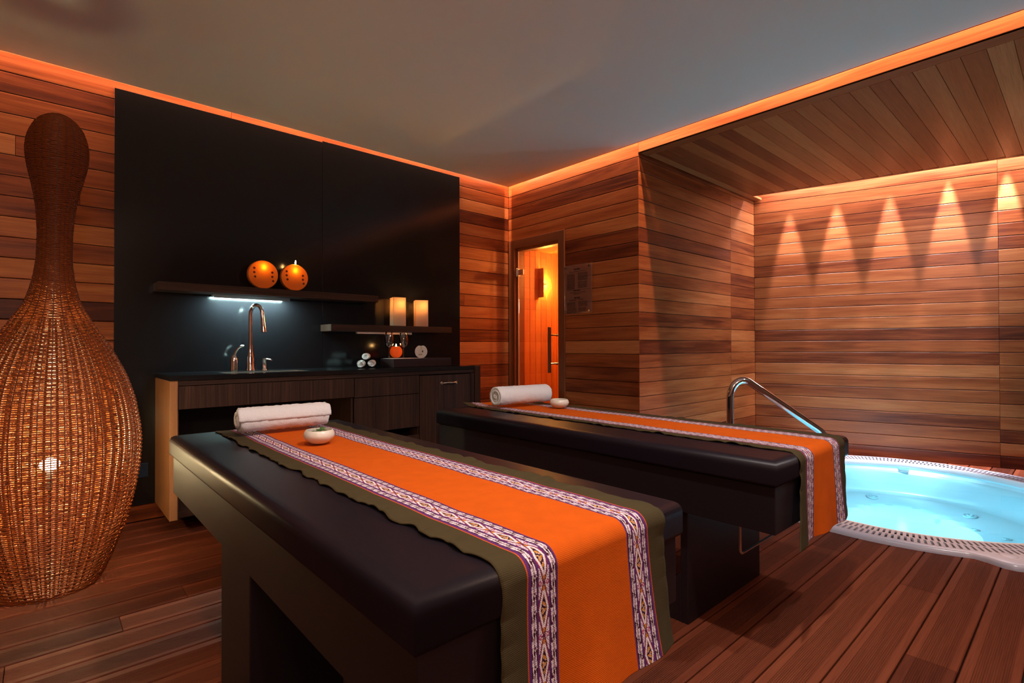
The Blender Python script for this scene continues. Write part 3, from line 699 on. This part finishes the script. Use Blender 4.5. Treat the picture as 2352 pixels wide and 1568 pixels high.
def pattern(u, v):
    """u across 0..1, v along in metres -> rgb"""
    C = np.empty(u.shape+(3,)); C[:] = ORANGE
    def put(mask, c): C[mask] = c
    e = np.minimum(u, 1-u)
    put(e < .1225, OLIVE); put((e >= .1225) & (e < .1285), THIN); put((e >= .1285) & (e < .134), PURP)
    band = (e >= .133) & (e < .283); a = np.where(u < .5, (e-.133)/.15, (e-.133)/.15)
    put(band, PURP)
    for lo, sgn in ((.07, 1), (.735, -1)):
        b = (a-lo)/.195; inb = band & (b >= 0) & (b < 1); t = np.mod(v/.034 + (.37 if sgn < 0 else 0), 1.0)
        put(inb, DARK)
        t2 = np.mod(t+.5, 1.0)
        put(inb & (np.abs(b-.26) < .24*(1-t)**.9) & (t < .85), WHITE); put(inb & (np.abs(b-.74) < .24*(t2)**.9) & (t2 > .15), WHITE)
        for cb, ct in ((.34, .93), (.66, .43)):
            dt = np.abs(np.mod(t-ct+.5, 1)-.5)*1.0; d = np.sqrt(((b-cb)/.95)**2 + (dt*1.0)**2)
            put(inb & (d < .19), DARK); put(inb & (d > .10) & (d < .175) & ((b-cb) + dt*.4 > -.11), WHITE); put(inb & (d < .05), CRIM)
        put(inb & (np.abs(np.mod(v/.0085,1)-.5) < .12) & (np.abs(b-.5) < .5) & (C[...,0] > .7), (.50,.42,.55))
    b = (a-.32)/.36-.5; inb = band & (np.abs(b) < .5); t = np.mod(v/.102, 1)-.5; D = np.abs(b)*2.0+np.abs(t)*2.0
    put(inb, PURP)
    # side triangles with a pink ring where two diamonds meet
    at_ = np.abs(np.abs(t)-.5); q = (np.abs(b)-.5)/-.42
    tri = inb & (np.abs(b) > .14+.9*0) & (at_ < .30) & (D > 1.22); put(tri & (np.mod(at_*26+b*2,1) < .8), WHITE)
    d = np.sqrt(((np.abs(b)-.36)/1.0)**2 + (at_*2.4)**2); put(inb & (d < .13) & (D > 1.12), CRIM); put(inb & (d < .095) & (D > 1.12), PINK); put(inb & (d < .045) & (D > 1.12), WHITE)
    put(inb & (D < 1.14), CRIM); put(inb & (D < 1.02), DARK); put(inb & (D < .96), WHITE); put(inb & (D < .60), DARK)
    hook = np.sin(t*46 + np.sign(t)*b*10); put(inb & (D < .50) & (hook > .1), GOLD); put(inb & (D < .34) & (np.abs(b) > .03) & (np.abs(hook) < .35), WHITE)
    put(inb & (np.abs(b) < .09) & (np.abs(t) > .35) & (np.abs(t) < .455), GOLD); put(inb & (np.abs(np.abs(b)-(.5-np.abs(t))) < .03) & (np.abs(t) > .42), DARK)
    return C
def runner(label, xh, xf, y_head, y_foot, z_end, width, seed, curl=0.0, flare=.02):
    rg = np.random.default_rng(seed)
    us = np.concatenate([np.linspace(0,.122,9)[:-1], [.1222,.1228,.1282,.1288], np.linspace(.1334,.283,71)[:-1], np.linspace(.283,.717,22)[:-1], np.linspace(.717,.8666,71)[:-1], [.8712,.8718,.8772,.8778], np.linspace(.8782,1,9)])
    rad = .040; ztop = ZT + .0035
    L1 = (y_head - (y_foot + .036)); L2 = rad*PI/2; L3 = ztop-rad+.0 - z_end
    total = L1+L2+L3; step = .0016; rows = int(total/step)
    S = np.linspace(0, total, rows)
    W1 = np.cumsum(rg.normal(0,1,rows)); W1 = np.convolve(W1, np.ones(41)/41, 'same')
    def wav(f0, n, amp):
        out = np.zeros(rows)
        for k in range(n): out += amp/(n)*np.sin(S*2*PI*f0*(1+.7*k)+rg.uniform(0,6))
        return out
    eL, eR = wav(2.3,5,.014), wav(2.1,5,.014); fade = np.clip(1-(S-L1)/.12, .15, 1); eL *= fade; eR *= fade; lift = [np.abs(wav(4.2,3,.007)), np.abs(wav(3.7,3,.007))]; und = np.abs(wav(1.1,3,.004)); sway = wav(.5,2,.006)
    Y = np.empty(rows); Z = np.empty(rows); NY = np.empty(rows); NZ = np.empty(rows)
    yc = y_foot+.036
    for i, s in enumerate(S):
        if s < L1: Y[i] = y_head-s; Z[i] = ztop; NY[i] = 0; NZ[i] = 1
        elif s < L1+L2: a = (s-L1)/rad; Y[i] = yc-rad*math.sin(a); Z[i] = ztop-rad+rad*math.cos(a); NY[i] = -math.sin(a); NZ[i] = math.cos(a)
        else: q = s-L1-L2; Y[i] = yc-rad-flare*(q/.3)**2; Z[i] = ztop-rad-q; NY[i] = -1; NZ[i] = 0
    xc = xh + (xf-xh)*np.clip(S/(L1), 0, 1)
    Ug, Sg = np.meshgrid(us, S)
    e0 = np.clip(1-Ug/.12, 0, 1); e1 = np.clip(1-(1-Ug)/.12, 0, 1)
    X = xc[:,None] + (Ug-.5)*width + sway[:,None] - e0*eL[:,None] + e1*eR[:,None]
    ontop = (S < L1+.02)[:,None]
    off = (und[:,None]*.6 + e0**2*lift[0][:,None] + e1**2*lift[1][:,None])
    hang = np.clip((S-L1-L2)/L3, 0, 1)[:,None]
    off = off*(1-.5*hang) + hang*(.006*np.sin(Ug*7.5+seed)+.006) + hang**2*.008*np.sin(Ug*15+1.0)
    if curl: # the head end corner lifts off the table edge
        off = off + np.clip(1-Sg/.10,0,1)**2*curl*(.25+.75*np.clip(1-Ug/.35,0,1))
    X = X + hang*(Ug-.5)*.035 - (hang**2*e0*.045 if curl else 0)
    P = np.stack([X, Y[:,None]+NY[:,None]*off, Z[:,None]+NZ[:,None]*off], -1)
    Cc = pattern(Ug, Sg)
    nc = len(us); nv = rows*nc
    th = .0026; Nn = np.stack([np.zeros_like(X), np.broadcast_to(NY[:,None], X.shape), np.broadcast_to(NZ[:,None], X.shape)], -1)
    top = P.reshape(-1,3); bot = (P - Nn*th).reshape(-1,3)
    i, j = np.meshgrid(np.arange(rows-1), np.arange(nc-1), indexing='ij'); a = (i*nc+j).ravel()
    F1 = np.stack([a, a+nc, a+nc+1, a+1], 1)
    # underside only as a sparse copy plus edge walls
    js = np.arange(nc-1)*1; r0 = js; F2 = np.stack([r0, r0+1, r0+1+nv, r0+nv], 1)
    r1 = (rows-1)*nc+js; F3 = np.stack([r1, r1+nv, r1+1+nv, r1+1], 1)
    ii = np.arange(rows-1)*nc; F4 = np.stack([ii, ii+nv, ii+nc+nv, ii+nc], 1); ie = ii+nc-1; F5 = np.stack([ie, ie+nc, ie+nc+nv, ie+nv], 1)
    FB = F1[:, ::-1] + nv
    Fa = np.concatenate([F1, FB, F2, F3, F4, F5]); V = np.concatenate([top, bot])
    me = bpy.data.meshes.new('table_runner'); me.vertices.add(len(V)); me.vertices.foreach_set('co', V.ravel())
    me.loops.add(Fa.size); me.loops.foreach_set('vertex_index', Fa.ravel().astype(np.int32))
    me.polygons.add(len(Fa)); me.polygons.foreach_set('loop_start', np.arange(0, Fa.size, 4, dtype=np.int32))
    me.polygons.foreach_set('use_smooth', np.ones(len(Fa), bool)); me.update(calc_edges=True); me.validate()
    uvl = me.uv_layers.new(name='UVMap'); UVv = np.stack([Ug*width, Sg], -1).reshape(-1,2); UVv = np.concatenate([UVv, UVv]); uvl.data.foreach_set('uv', UVv[Fa.ravel()].ravel())
    at = me.attributes.new('weave', 'FLOAT_COLOR', 'POINT'); Ca = np.concatenate([Cc.reshape(-1,3)]*2); Ca = np.concatenate([Ca, np.ones((len(Ca),1))], 1); at.data.foreach_set('color', Ca.ravel())
    me.materials.append(M_runner)
    return tag(link('table_runner', me), label, 'runner', 'orange woven runners')
runner('orange woven runner hanging over the foot of the nearest massage table', -2.870, -2.868, -1.39, TY1[0], .405, .535, 3)
runner('orange woven runner on the massage table beside the hot tub', -1.345, -1.375, -1.33, TY2[0], .392, .525, 9, curl=.02, flare=.006)
# towels and bowls
towel_roll('bath_towel', 'large rolled white bath towel at the head of the nearest massage table', 'towel', (-2.895,-1.635,ZT+.008), (1,-.03,0), .405, .070, 3.2, 'rolled bath towels', .95, phase=1.9, seed=21)
towel_roll('bath_towel', 'rolled white bath towel on the massage table before the sauna door', 'towel', (-1.350,-1.640,ZT+.008), (1,-.13,0), .42, .076, 3.6, 'rolled bath towels', .95, phase=.5, seed=33)
def bowl(x, y, label):
    t = thing('bowl', label, 'bowl', (x,y,ZT+.0085), 'small cream bowls')
    pr = [(.0005,0),(.030,0),(.038,.004),(.054,.016),(.0625,.030),(.0625,.040),(.057,.052),(.0525,.057),(.0505,.057),(.0530,.050),(.0585,.038),(.057,.028),(.046,.014),(.03,.007),(.0005,.006)]
    m = MB(); m.lathe(pr, (x,y,ZT+.0088), 40); o = m.build('body', M_ceramic, t); o.modifiers.new('sub', 'SUBSURF').render_levels = 1
    return t
b1 = bowl(-2.895,-2.06,'small cream bowl holding green leaves on the nearest massage table')
b2 = bowl(-1.255,-1.90,'small empty cream bowl beside the towel on the farther massage table')
rg = random.Random(12)
for k, (dx, dy, a, tilt, ln) in enumerate(((-.018,.006,.3,.25,.055),(.016,-.004,2.6,.3,.05),(.004,.018,1.4,.2,.052),(-.004,-.020,-.5,.35,.046),(.022,.016,.9,.45,.04))):
    m = MB(); nseg = 8; c = Vector((-2.895+dx, -2.06+dy, ZT+.0088+.038+.003*k)); ux = Vector((math.cos(a), math.sin(a), 0)); uy = Vector((-math.sin(a), math.cos(a), 0))
    for q in range(nseg+1):
        s = q/nseg; w = .011*math.sin(PI*min(.999, max(.001, s**.8))); z = .010*math.sin(PI*s)+tilt*.010*(s-.5)
        for side in (-1,0,1): m.v.append(tuple(c + ux*((s-.5)*ln) + uy*(side*w) + Vector((0,0,z + (0.003 if side else 0)))))
    for q in range(nseg):
        for side in (0,1): i0 = q*3+side; m.face((i0, i0+1, i0+4, i0+3), None, 0, True)
    o = m.build('leaf', M_leaf); o.modifiers.new('s', 'SOLIDIFY').thickness = .0008
    tag(o, ('long green leaf lying lowest on the left in the near bowl','green leaf lying to the right in the near bowl','green leaf lying across the back of the near bowl','small green leaf at the front of the near bowl','small raised green leaf topmost in the near bowl')[k], 'leaf', 'leaves in the near bowl')

# ------------------------------------------------------------------ wicker floor lamp
LG = Vector((-3.724, -.857, 0)); prof = [(0,.185),(.012,.198),(.043,.213),(.164,.262),(.289,.306),(.442,.337),(.552,.354),(.665,.360),(.756,.354),(.893,.331),(1.007,.294),(1.142,.230),(1.262,.157),(1.357,.104),(1.464,.077),(1.57,.065),(1.698,.064),(1.806,.071),(1.872,.080),(1.94,.094),(2.03,.113),(2.096,.119),(2.158,.111),(2.215,.090),(2.25,.062),(2.268,.035),(2.273,.012)]
pz = np.array([p[0] for p in prof]); pr_ = np.array([p[1] for p in prof])
# resample by arc length with a smooth interpolation
arc = np.concatenate([[0], np.cumsum(np.hypot(np.diff(pz), np.diff(pr_)))]); fine = np.linspace(0, arc[-1], 900)
zf, rf = np.interp(fine, arc, pz), np.interp(fine, arc, pr_)
ker = np.hanning(45); ker /= ker.sum()
def smooth(a): return np.convolve(np.pad(a, 22, mode='reflect', reflect_type='odd'), ker, 'valid')
zf, rf = smooth(zf), np.maximum(smooth(rf), .006)
def lean(z): return np.clip((z-.9)/1.38, 0, None)*.037
lamp = thing('wicker_lamp', 'tall bottle shaped wicker floor lamp glowing from inside beside the black panel', 'lamp', tuple(LG))
NST = 48
def weave():
    rows = []; s = .004
    while s < arc[-1]-.004:
        z = np.interp(s, fine, zf); rows.append(s); s += .0098 if z < 1.15 else (.0098 - .0050*min(1, (z-1.15)/.3))
    rows = np.array(rows); z = np.interp(rows, fine, zf); r = np.interp(rows, fine, rf); Rn = len(rows); M = NST*4; K = 5
    th = np.arange(M)/M*2*PI; V = np.empty((Rn, M, K, 3)); rg = np.random.default_rng(4)
    jit = rg.normal(0, .0006, (Rn, 24))
    for i in range(Rn):
        amp = .0030 if z[i] < 1.1 else .0030-.0018*min(1, (z[i]-1.1)/.25); ph = PI*(i % 2)
        rr = r[i] + amp*np.cos(th*(NST/2 if z[i] < 1.22 else NST/4) + ph) + rg.normal(0, .0004, M)
        tr = (.0028 if z[i] < 1.15 else .0028-.0007*min(1, (z[i]-1.15)/.3))
        zz = z[i] + np.interp(th*24/(2*PI), np.arange(25), np.append(jit[i], jit[i][0]))*1.6
        cx = LG.x + lean(z[i])*R0.x; cy = LG.y + lean(z[i])*R0.y
        for k in range(K):
            a = 2*PI*k/K; q = rr + tr*math.cos(a)
            V[i,:,k,0] = cx + q*np.cos(th); V[i,:,k,1] = cy + q*np.sin(th); V[i,:,k,2] = np.maximum(zz + tr*math.sin(a)*1.12, .0008)
    base = np.arange(Rn)[:,None,None]*M*K; a = np.arange(M)[None,:,None]; k = np.arange(K)[None,None,:]
    a2 = (a+1) % M; k2 = (k+1) % K
    Fa = np.stack([base+a*K+k, base+a2*K+k, base+a2*K+k2, base+a*K+k2], -1).reshape(-1,4)
    V = V.reshape(-1,3) - np.array(LG); me = bpy.data.meshes.new('woven_shade'); me.vertices.add(len(V)); me.vertices.foreach_set('co', V.ravel())
    me.loops.add(Fa.size); me.loops.foreach_set('vertex_index', Fa.ravel().astype(np.int32)); me.polygons.add(len(Fa)); me.polygons.foreach_set('loop_start', np.arange(0, Fa.size, 4, dtype=np.int32))
    me.polygons.foreach_set('use_smooth', np.ones(len(Fa), bool)); me.update(calc_edges=True); me.validate(); me.materials.append(M_wicker)
    o = bpy.data.objects.new('woven_shade', me); COL.objects.link(o); o.parent = lamp
weave()
m = MB()
for k in range(NST):
    a = 2*PI*k/NST; pts = []
    for q in range(0, 896, 12):
        if k % 2 and zf[q] > 1.20: continue
        if rf[q] < .02 and q > 400: continue
        lx = lean(zf[q]); pts.append((LG.x+lx*R0.x+rf[q]*math.cos(a), LG.y+lx*R0.y+rf[q]*math.sin(a), max(zf[q], .004)))
    m.tube(pts, .0023, 5)
m.build('stakes', M_wicker_dark, lamp)
m = MB()
for k in range(NST):
    a = 2*PI*(k+.5)/NST; pts = []
    for q in range(6, 896, 14):
        if zf[q] > 1.28: break
        pts.append((LG.x+lean(zf[q])*R0.x+(rf[q]-.016)*math.cos(a), LG.y+lean(zf[q])*R0.y+(rf[q]-.016)*math.sin(a), max(zf[q], .012)))
    m.tube(pts, [.0052*min(1, (rf[min(895, 6+14*i)]/.2)**.8) for i in range(len(pts))], 6)
m.build('inner_ribs', M_wicker_dark, lamp)
m = MB(); bz = .585; m.lathe([(.0005,-.030),(.020,-.027),(.034,-.016),(.040,0),(.034,.016),(.020,.026),(.010,.030)], (LG.x,LG.y,bz), 20); m.build('bulb', M_bulb, lamp)
m = MB(); m.lathe([(.010,-.12),(.012,-.030),(.004,-.029)], (LG.x,LG.y,bz), 12); m.tube([(LG.x,LG.y,.011),(LG.x,LG.y,bz-.115)], .006, 8); m.build('bulb_holder', M_recess, lamp)
m = MB(); m.lathe([(.0005,.001),(.180,.001),(.180,.010),(.0005,.010)], (LG.x,LG.y,0), 40); m.build('base_disc', M_wicker_dark, lamp)

# ------------------------------------------------------------------ hot tub
tub = thing('hot_tub', 'round sunken white hot tub with slotted rim, lit cyan from within', 'hot tub', tuple(TC))
SEG = 192
def lobe(th):
    # the rim widens into a flat control corner on the right-hand near side
    a = math.degrees(th) % 360; s = lambda x: max(0, min(1, x))**2*(3-2*max(0, min(1, x)))
    return .125*s((a-198.5)/5.5)*(1-s((a-236)/6))
m = MB()
rings = [(lambda t: tub_xy(t, .012+lobe(t)), .000), (lambda t: tub_xy(t, .010+lobe(t)), .016), (lambda t: tub_xy(t, .002+lobe(t)), .027), (lambda t: tub_xy(t, -.010+lobe(t)), RIMZ), (lambda t: tub_xy(t, -.030), RIMZ), (lambda t: tub_xy(t, -.032), RIMZ-.012)]
for fn, z in rings:
    for k in range(SEG):
        p = fn(2*PI*k/SEG); m.v.append((p.x, p.y, z))
for i in range(len(rings)-1):
    for k in range(SEG): m.face((i*SEG+k, i*SEG+(k+1)%SEG, (i+1)*SEG+(k+1)%SEG, (i+1)*SEG+k), None, 0, True)
m.build('rim', M_rim, tub)
# inner lip + shell
def shell_depth(k, p):
    q = p - Vector((.98,-3.30,0)); a = math.radians(13); x = (q.x*math.cos(a)+q.y*math.sin(a))/.77; y = (-q.x*math.sin(a)+q.y*math.cos(a))/.42; f = math.sqrt(x*x+y*y)
    s = lambda e0, e1, t: (lambda u: u*u*(3-2*u))(max(0, min(1, (t-e0)/(e1-e0))))
    bench = -.19*s(1.0, .80, k) - .03*s(.8,.5,k)
    return -.024 - .012*s(1.0,.985,k) + bench - .26*s(1.10, .86, f) - .02*s(.6,.2,f)
m = MB(); ks = [1.0,.995,.985,.97,.95,.925,.9,.87,.84,.81,.78,.74,.70,.66,.62,.58,.54,.50,.46,.42,.38,.34,.30,.26,.22,.18,.14,.10,.06,.02]
lip = [(-TW+.032, RIMZ-.010), (-TW+.028, RIMZ), (-TW+.012, RIMZ), (-TW+.003, .018), (-TW+.0, -.005)]
for gr, z in lip:
    for k in range(SEG): p = tub_xy(2*PI*k/SEG, gr); m.v.append((p.x, p.y, z))
for kk in ks:
    for k in range(SEG):
        q = tub_xy(2*PI*k/SEG, -TW) - TC; p = TC + q*kk; m.v.append((p.x, p.y, shell_depth(kk, p)))
for i in range(len(lip)+len(ks)-1):
    for k in range(SEG): m.face((i*SEG+k, i*SEG+(k+1)%SEG, (i+1)*SEG+(k+1)%SEG, (i+1)*SEG+k), None, 0, True)
m.face([(len(lip)+len(ks)-1)*SEG+k for k in range(SEG)])
m.build('shell', M_tub, tub)
# slotted overflow grate (two rows of bars) over a gutter
m = MB(); NB_ = 248; r_out, r_mid, r_in = -.034, -.034-(TW-.062)*.5, -TW+.030
for (ga, gb, ph) in ((r_out, r_mid+.005, 0.0), (r_mid-.005, r_in, .35)):
    for k in range(NB_):
        t0, t1 = 2*PI*(k+ph)/NB_, 2*PI*(k+ph+.58)/NB_
        a, b, c, d_ = tub_xy(t0, ga), tub_xy(t1, ga), tub_xy(t1, gb), tub_xy(t0, gb)
        n = len(m.v)
        for z in (RIMZ-.011, RIMZ-.0005): m.v += [(p.x, p.y, z) for p in (a, b, c, d_)]
        for q in ((4,5,6,7),(0,1,5,4),(1,2,6,5),(2,3,7,6),(3,0,4,7),(3,2,1,0)): m.face([n+i for i in q])
for ga, gb in ((r_mid+.006, r_mid-.006), (r_out+.003, r_out-.004), (r_in+.004, r_in-.003)):
    n = len(m.v)
    for k in range(SEG):
        for gr, z in ((ga, RIMZ-.011), (ga, RIMZ-.0004), (gb, RIMZ-.0004), (gb, RIMZ-.011)): p = tub_xy(2*PI*k/SEG, gr); m.v.append((p.x, p.y, z))
    for k in range(SEG):
        a, b = n+4*k, n+4*((k+1)%SEG)
        for i in range(4): j = (i+1) % 4; m.face((a+i, b+i, b+j, a+j))
m.build('overflow_grate', M_rim, tub)
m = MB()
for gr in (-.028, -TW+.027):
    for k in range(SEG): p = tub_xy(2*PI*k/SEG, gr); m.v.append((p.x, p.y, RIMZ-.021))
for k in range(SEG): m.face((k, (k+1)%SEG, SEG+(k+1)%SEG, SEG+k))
m.build('gutter', M_gutter, tub)
m = MB(); m.lathe([(.0005,.0372),(.030,.0368),(.037,.0345),(.040,RIMZ)], (.045,-3.915,0), 28); m.build('control_button', M_rim, tub)
def jet(px, py, s=1.0, tilt=None):
    p = Vector((px,py,0)); q = p-TC
    lo, hi = 0, 1.5
    # ellipse factor of the point, to find the shell height there
    x = (q.x*math.cos(TR)+q.y*math.sin(TR))/(TA-TW); y = (-q.x*math.sin(TR)+q.y*math.cos(TR))/(TB-TW); kk = math.hypot(x, y)
    def h(pp): q = pp-TC; x = (q.x*math.cos(TR)+q.y*math.sin(TR))/(TA-TW); y = (-q.x*math.sin(TR)+q.y*math.cos(TR))/(TB-TW); return shell_depth(min(1, math.hypot(x, y)), pp)
    e = .03; nx = Vector((-(h(p+Vector((e,0,0)))-h(p-Vector((e,0,0))))/(2*e), -(h(p+Vector((0,e,0)))-h(p-Vector((0,e,0))))/(2*e), 1)).normalized()
    m = MB(); m.lathe([(.0005,.010),(.012,.010),(.014,.016),(.024,.016),(.026,.008),(.040,.008),(.044,.012),(.050,.010),(.054,.002)], (0,0,0), 28)
    rot = Vector((0,0,1)).rotation_difference(nx); c = Vector((px,py,h(p)+.001))
    m.v = [tuple(c + rot @ (Vector(v)*s)) for v in m.v]; m.build('jet', M_tubejet, tub)
jet(1.86,-2.87,.9); jet(1.83,-3.55,.9); jet(1.70,-3.36,.4); jet(1.50,-3.62,.5); jet(1.62,-3.22,.35); jet(1.40,-3.80,.5)
m = MB(); pk = tub_xy(math.radians(8), -TW-.005); m.box((pk.x-.035, pk.y-.06, -.035), (pk.x+.01, pk.y+.02, -.018)); m.box((pk.x-.03, pk.y-.05, -.10), (pk.x+.005, pk.y+.01, -.038)); bevel(m.build('skimmer', M_tubejet, tub), .004, 2)
pl = Vector((.22,-3.30,-.17)); m = MB(); m.lathe([(.0005,.0),(.05,.002),(.062,-.006),(.066,-.018)], (0,0,0), 28); rot = Vector((0,0,1)).rotation_difference(Vector((.75,0,.55)).normalized())
m.v = [tuple(pl + rot @ Vector(v)) for v in m.v]; m.build('pool_lamp', M_poollamp, tub)
# water surface
m = MB(); WZ = -.012
for k in range(SEG): p = tub_xy(2*PI*k/SEG, -TW-.0005); m.v.append((p.x, p.y, WZ))
m.face(range(SEG)); tag(m.build('water', M_water), 'clear still water filling the round hot tub', 'water', None, 'stuff')

# chrome grab rail at the back of the tub
B = Vector((.354,-2.27,0)); d = Vector((math.cos(math.radians(-50)), math.sin(math.radians(-50)), 0))
hr = thing('grab_rail', 'bent chrome grab rail rising beside the hot tub and sloping into the water', 'rail', (B.x, B.y, .033))
ctrl = [B+Vector((0,0,.034))] + [B+Vector((0,0,z)) for z in np.linspace(.1,.70,10)]
cen = B + d*.105 + Vector((0,0,.72))
for a in np.linspace(PI, PI*.33, 16): ctrl.append(cen + d*(.105*math.cos(a)) + Vector((0,0,.148*math.sin(a))))
last = ctrl[-1]; sl_ = -.722
for s in np.linspace(.03, .50, 10): ctrl.append(last + d*s + Vector((0,0,sl_*s)))
q = ctrl[-1]
for a in np.linspace(.1, 1.0, 8): ctrl.append(q + d*(.06*math.sin(a*.95)) + Vector((0,0,-.043*math.sin(a*.95)-.06*(1-math.cos(a*.95))*1.2)))
q = ctrl[-1]
for z in np.linspace(q.z-.03, -.15, 8): ctrl.append(Vector((q.x+d.x*.004, q.y+d.y*.004, z)))
m = MB(); m.tube(ctrl, .0285, 20); m.build('tube', M_chrome, hr)
m = MB(); m.lathe([(.060,.0315),(.060,.037),(.045,.044),(.030,.050)], (B.x,B.y,0), 28); m.build('base_flange', M_chrome, hr)

# ------------------------------------------------------------------ lights
def light(kind, name, loc, energy, color, **kw):
    l = bpy.data.lights.new(name, kind); l.energy = energy; l.color = color
    for k, v in kw.items(): setattr(l, k, v)
    o = bpy.data.objects.new(name, l); COL.objects.link(o); o.location = loc; return o
def aim(o, target): o.rotation_euler = (Vector(target)-o.location).to_track_quat('-Z', 'Y').to_euler(); return o
WARM = (1.0,.52,.30)
# cove strips above the ceiling slab
def strip(name, loc, size, xd, zd, energy, color, w=.012):
    o = light('AREA', name, loc, energy, color, shape='RECTANGLE', size=size, size_y=w)
    xd, zd = Vector(xd).normalized(), Vector(zd).normalized(); o.rotation_euler = Matrix((xd, zd.cross(xd), zd)).transposed().to_euler(); return o
strip('cove_led', (-2.65,-.052,3.085), 5.2, (1,0,0), (0,-.12,1), 80, WARM)
strip('cove_led', (-.105,-3.2,2.985), 6.2, (0,1,0), (-.64,0,.77), 13, WARM)
strip('cove_led', (-.055,-3.2,3.085), 6.2, (0,1,0), (-.12,0,1), 66, WARM)
# ceiling downlights (their fittings are above the picture)
for (x, y, e, tx, ty, ang, col) in ((-2.45,-3.75,120,-2.5,-2.6,100,(1.0,.88,.82)), (-3.6,-3.3,52,-3.6,-2.2,95,(1.0,.70,.52)), (-.9,-4.6,80,-1.3,-3.0,95,(1.0,.88,.84))):
    aim(light('SPOT', 'ceiling_downlight', (x,y,2.83), e, col, spot_size=math.radians(ang), spot_blend=.7, shadow_soft_size=.04), (tx,ty,0))
# fill lights added unseen in the part of the room behind the camera
for (x, y, z, e) in ((-4.7,-5.3,2.1,30), (-4.0,-6.0,2.3,26)):
    light('POINT', 'rear_fill_light', (x,y,z), e, (1.0,.66,.54), shadow_soft_size=.18)
aim(light('SPOT', 'niche_fill_spot', (.75,-4.9,2.77), 230, (1.0,.84,.84), spot_size=math.radians(68), spot_blend=.9, shadow_soft_size=.05), (2.3,-2.2,1.45))  # added unseen spot, brightens the return and far walls of the niche
# wall washers in the slot along the far wall
for s_, k, dd in ((.36,.8,.105),(.80,1,.095),(1.26,1.1,.09),(1.72,1.3,.075),(2.14,1.0,.07),(2.75,.8,.10)):
    p = Vector((XN,-NB,0)) + DD*s_ + DN*dd*.9
    aim(light('SPOT', 'slot_spot', (p.x,p.y,3.0), 400*k, (1.0,.85,.87), spot_size=math.radians(23), spot_blend=.5, shadow_soft_size=.015), p + Vector((0,0,1.2)) - DN*.03)
p = Vector((XN,-NB,0)) + DD*1.35 + DN*.10
strip('slot_strip', (p.x,p.y,2.99), 2.5, DD, (0,0,1), 40, (1.0,.84,.86), .03)
# tub light under water
light('POINT', 'pool_light', (.32,-3.28,-.27), 10, (.32,.78,.95), shadow_soft_size=.08)
light('POINT', 'pool_light', (1.35,-3.25,-.11), 11, (.32,.78,.95), shadow_soft_size=.08)
# sink strip light
strip('sink_led', (-2.6,-.082,1.5055), .5, (1,0,0), (0,-.10,1), 19, (.62,1.0,.93), .02)
# sauna
light('POINT', 'sauna_light', (.585,-.012,1.86), 20, (1.0,.50,.09), shadow_soft_size=.012)
light('POINT', 'sauna_light', (1.1,-.8,2.1), 62, (1.0,.38,.08), shadow_soft_size=.08)

world = bpy.data.worlds.new('World'); scene.world = world; world.use_nodes = True
world.node_tree.nodes['Background'].inputs[0].default_value = (.02,.014,.01,1); world.node_tree.nodes['Background'].inputs[1].default_value = .3
scene.view_settings.view_transform = 'Standard'; scene.view_settings.look = 'None'; scene.view_settings.exposure = 0.5; scene.view_settings.gamma = 1.0
scene.view_settings.use_curve_mapping = False
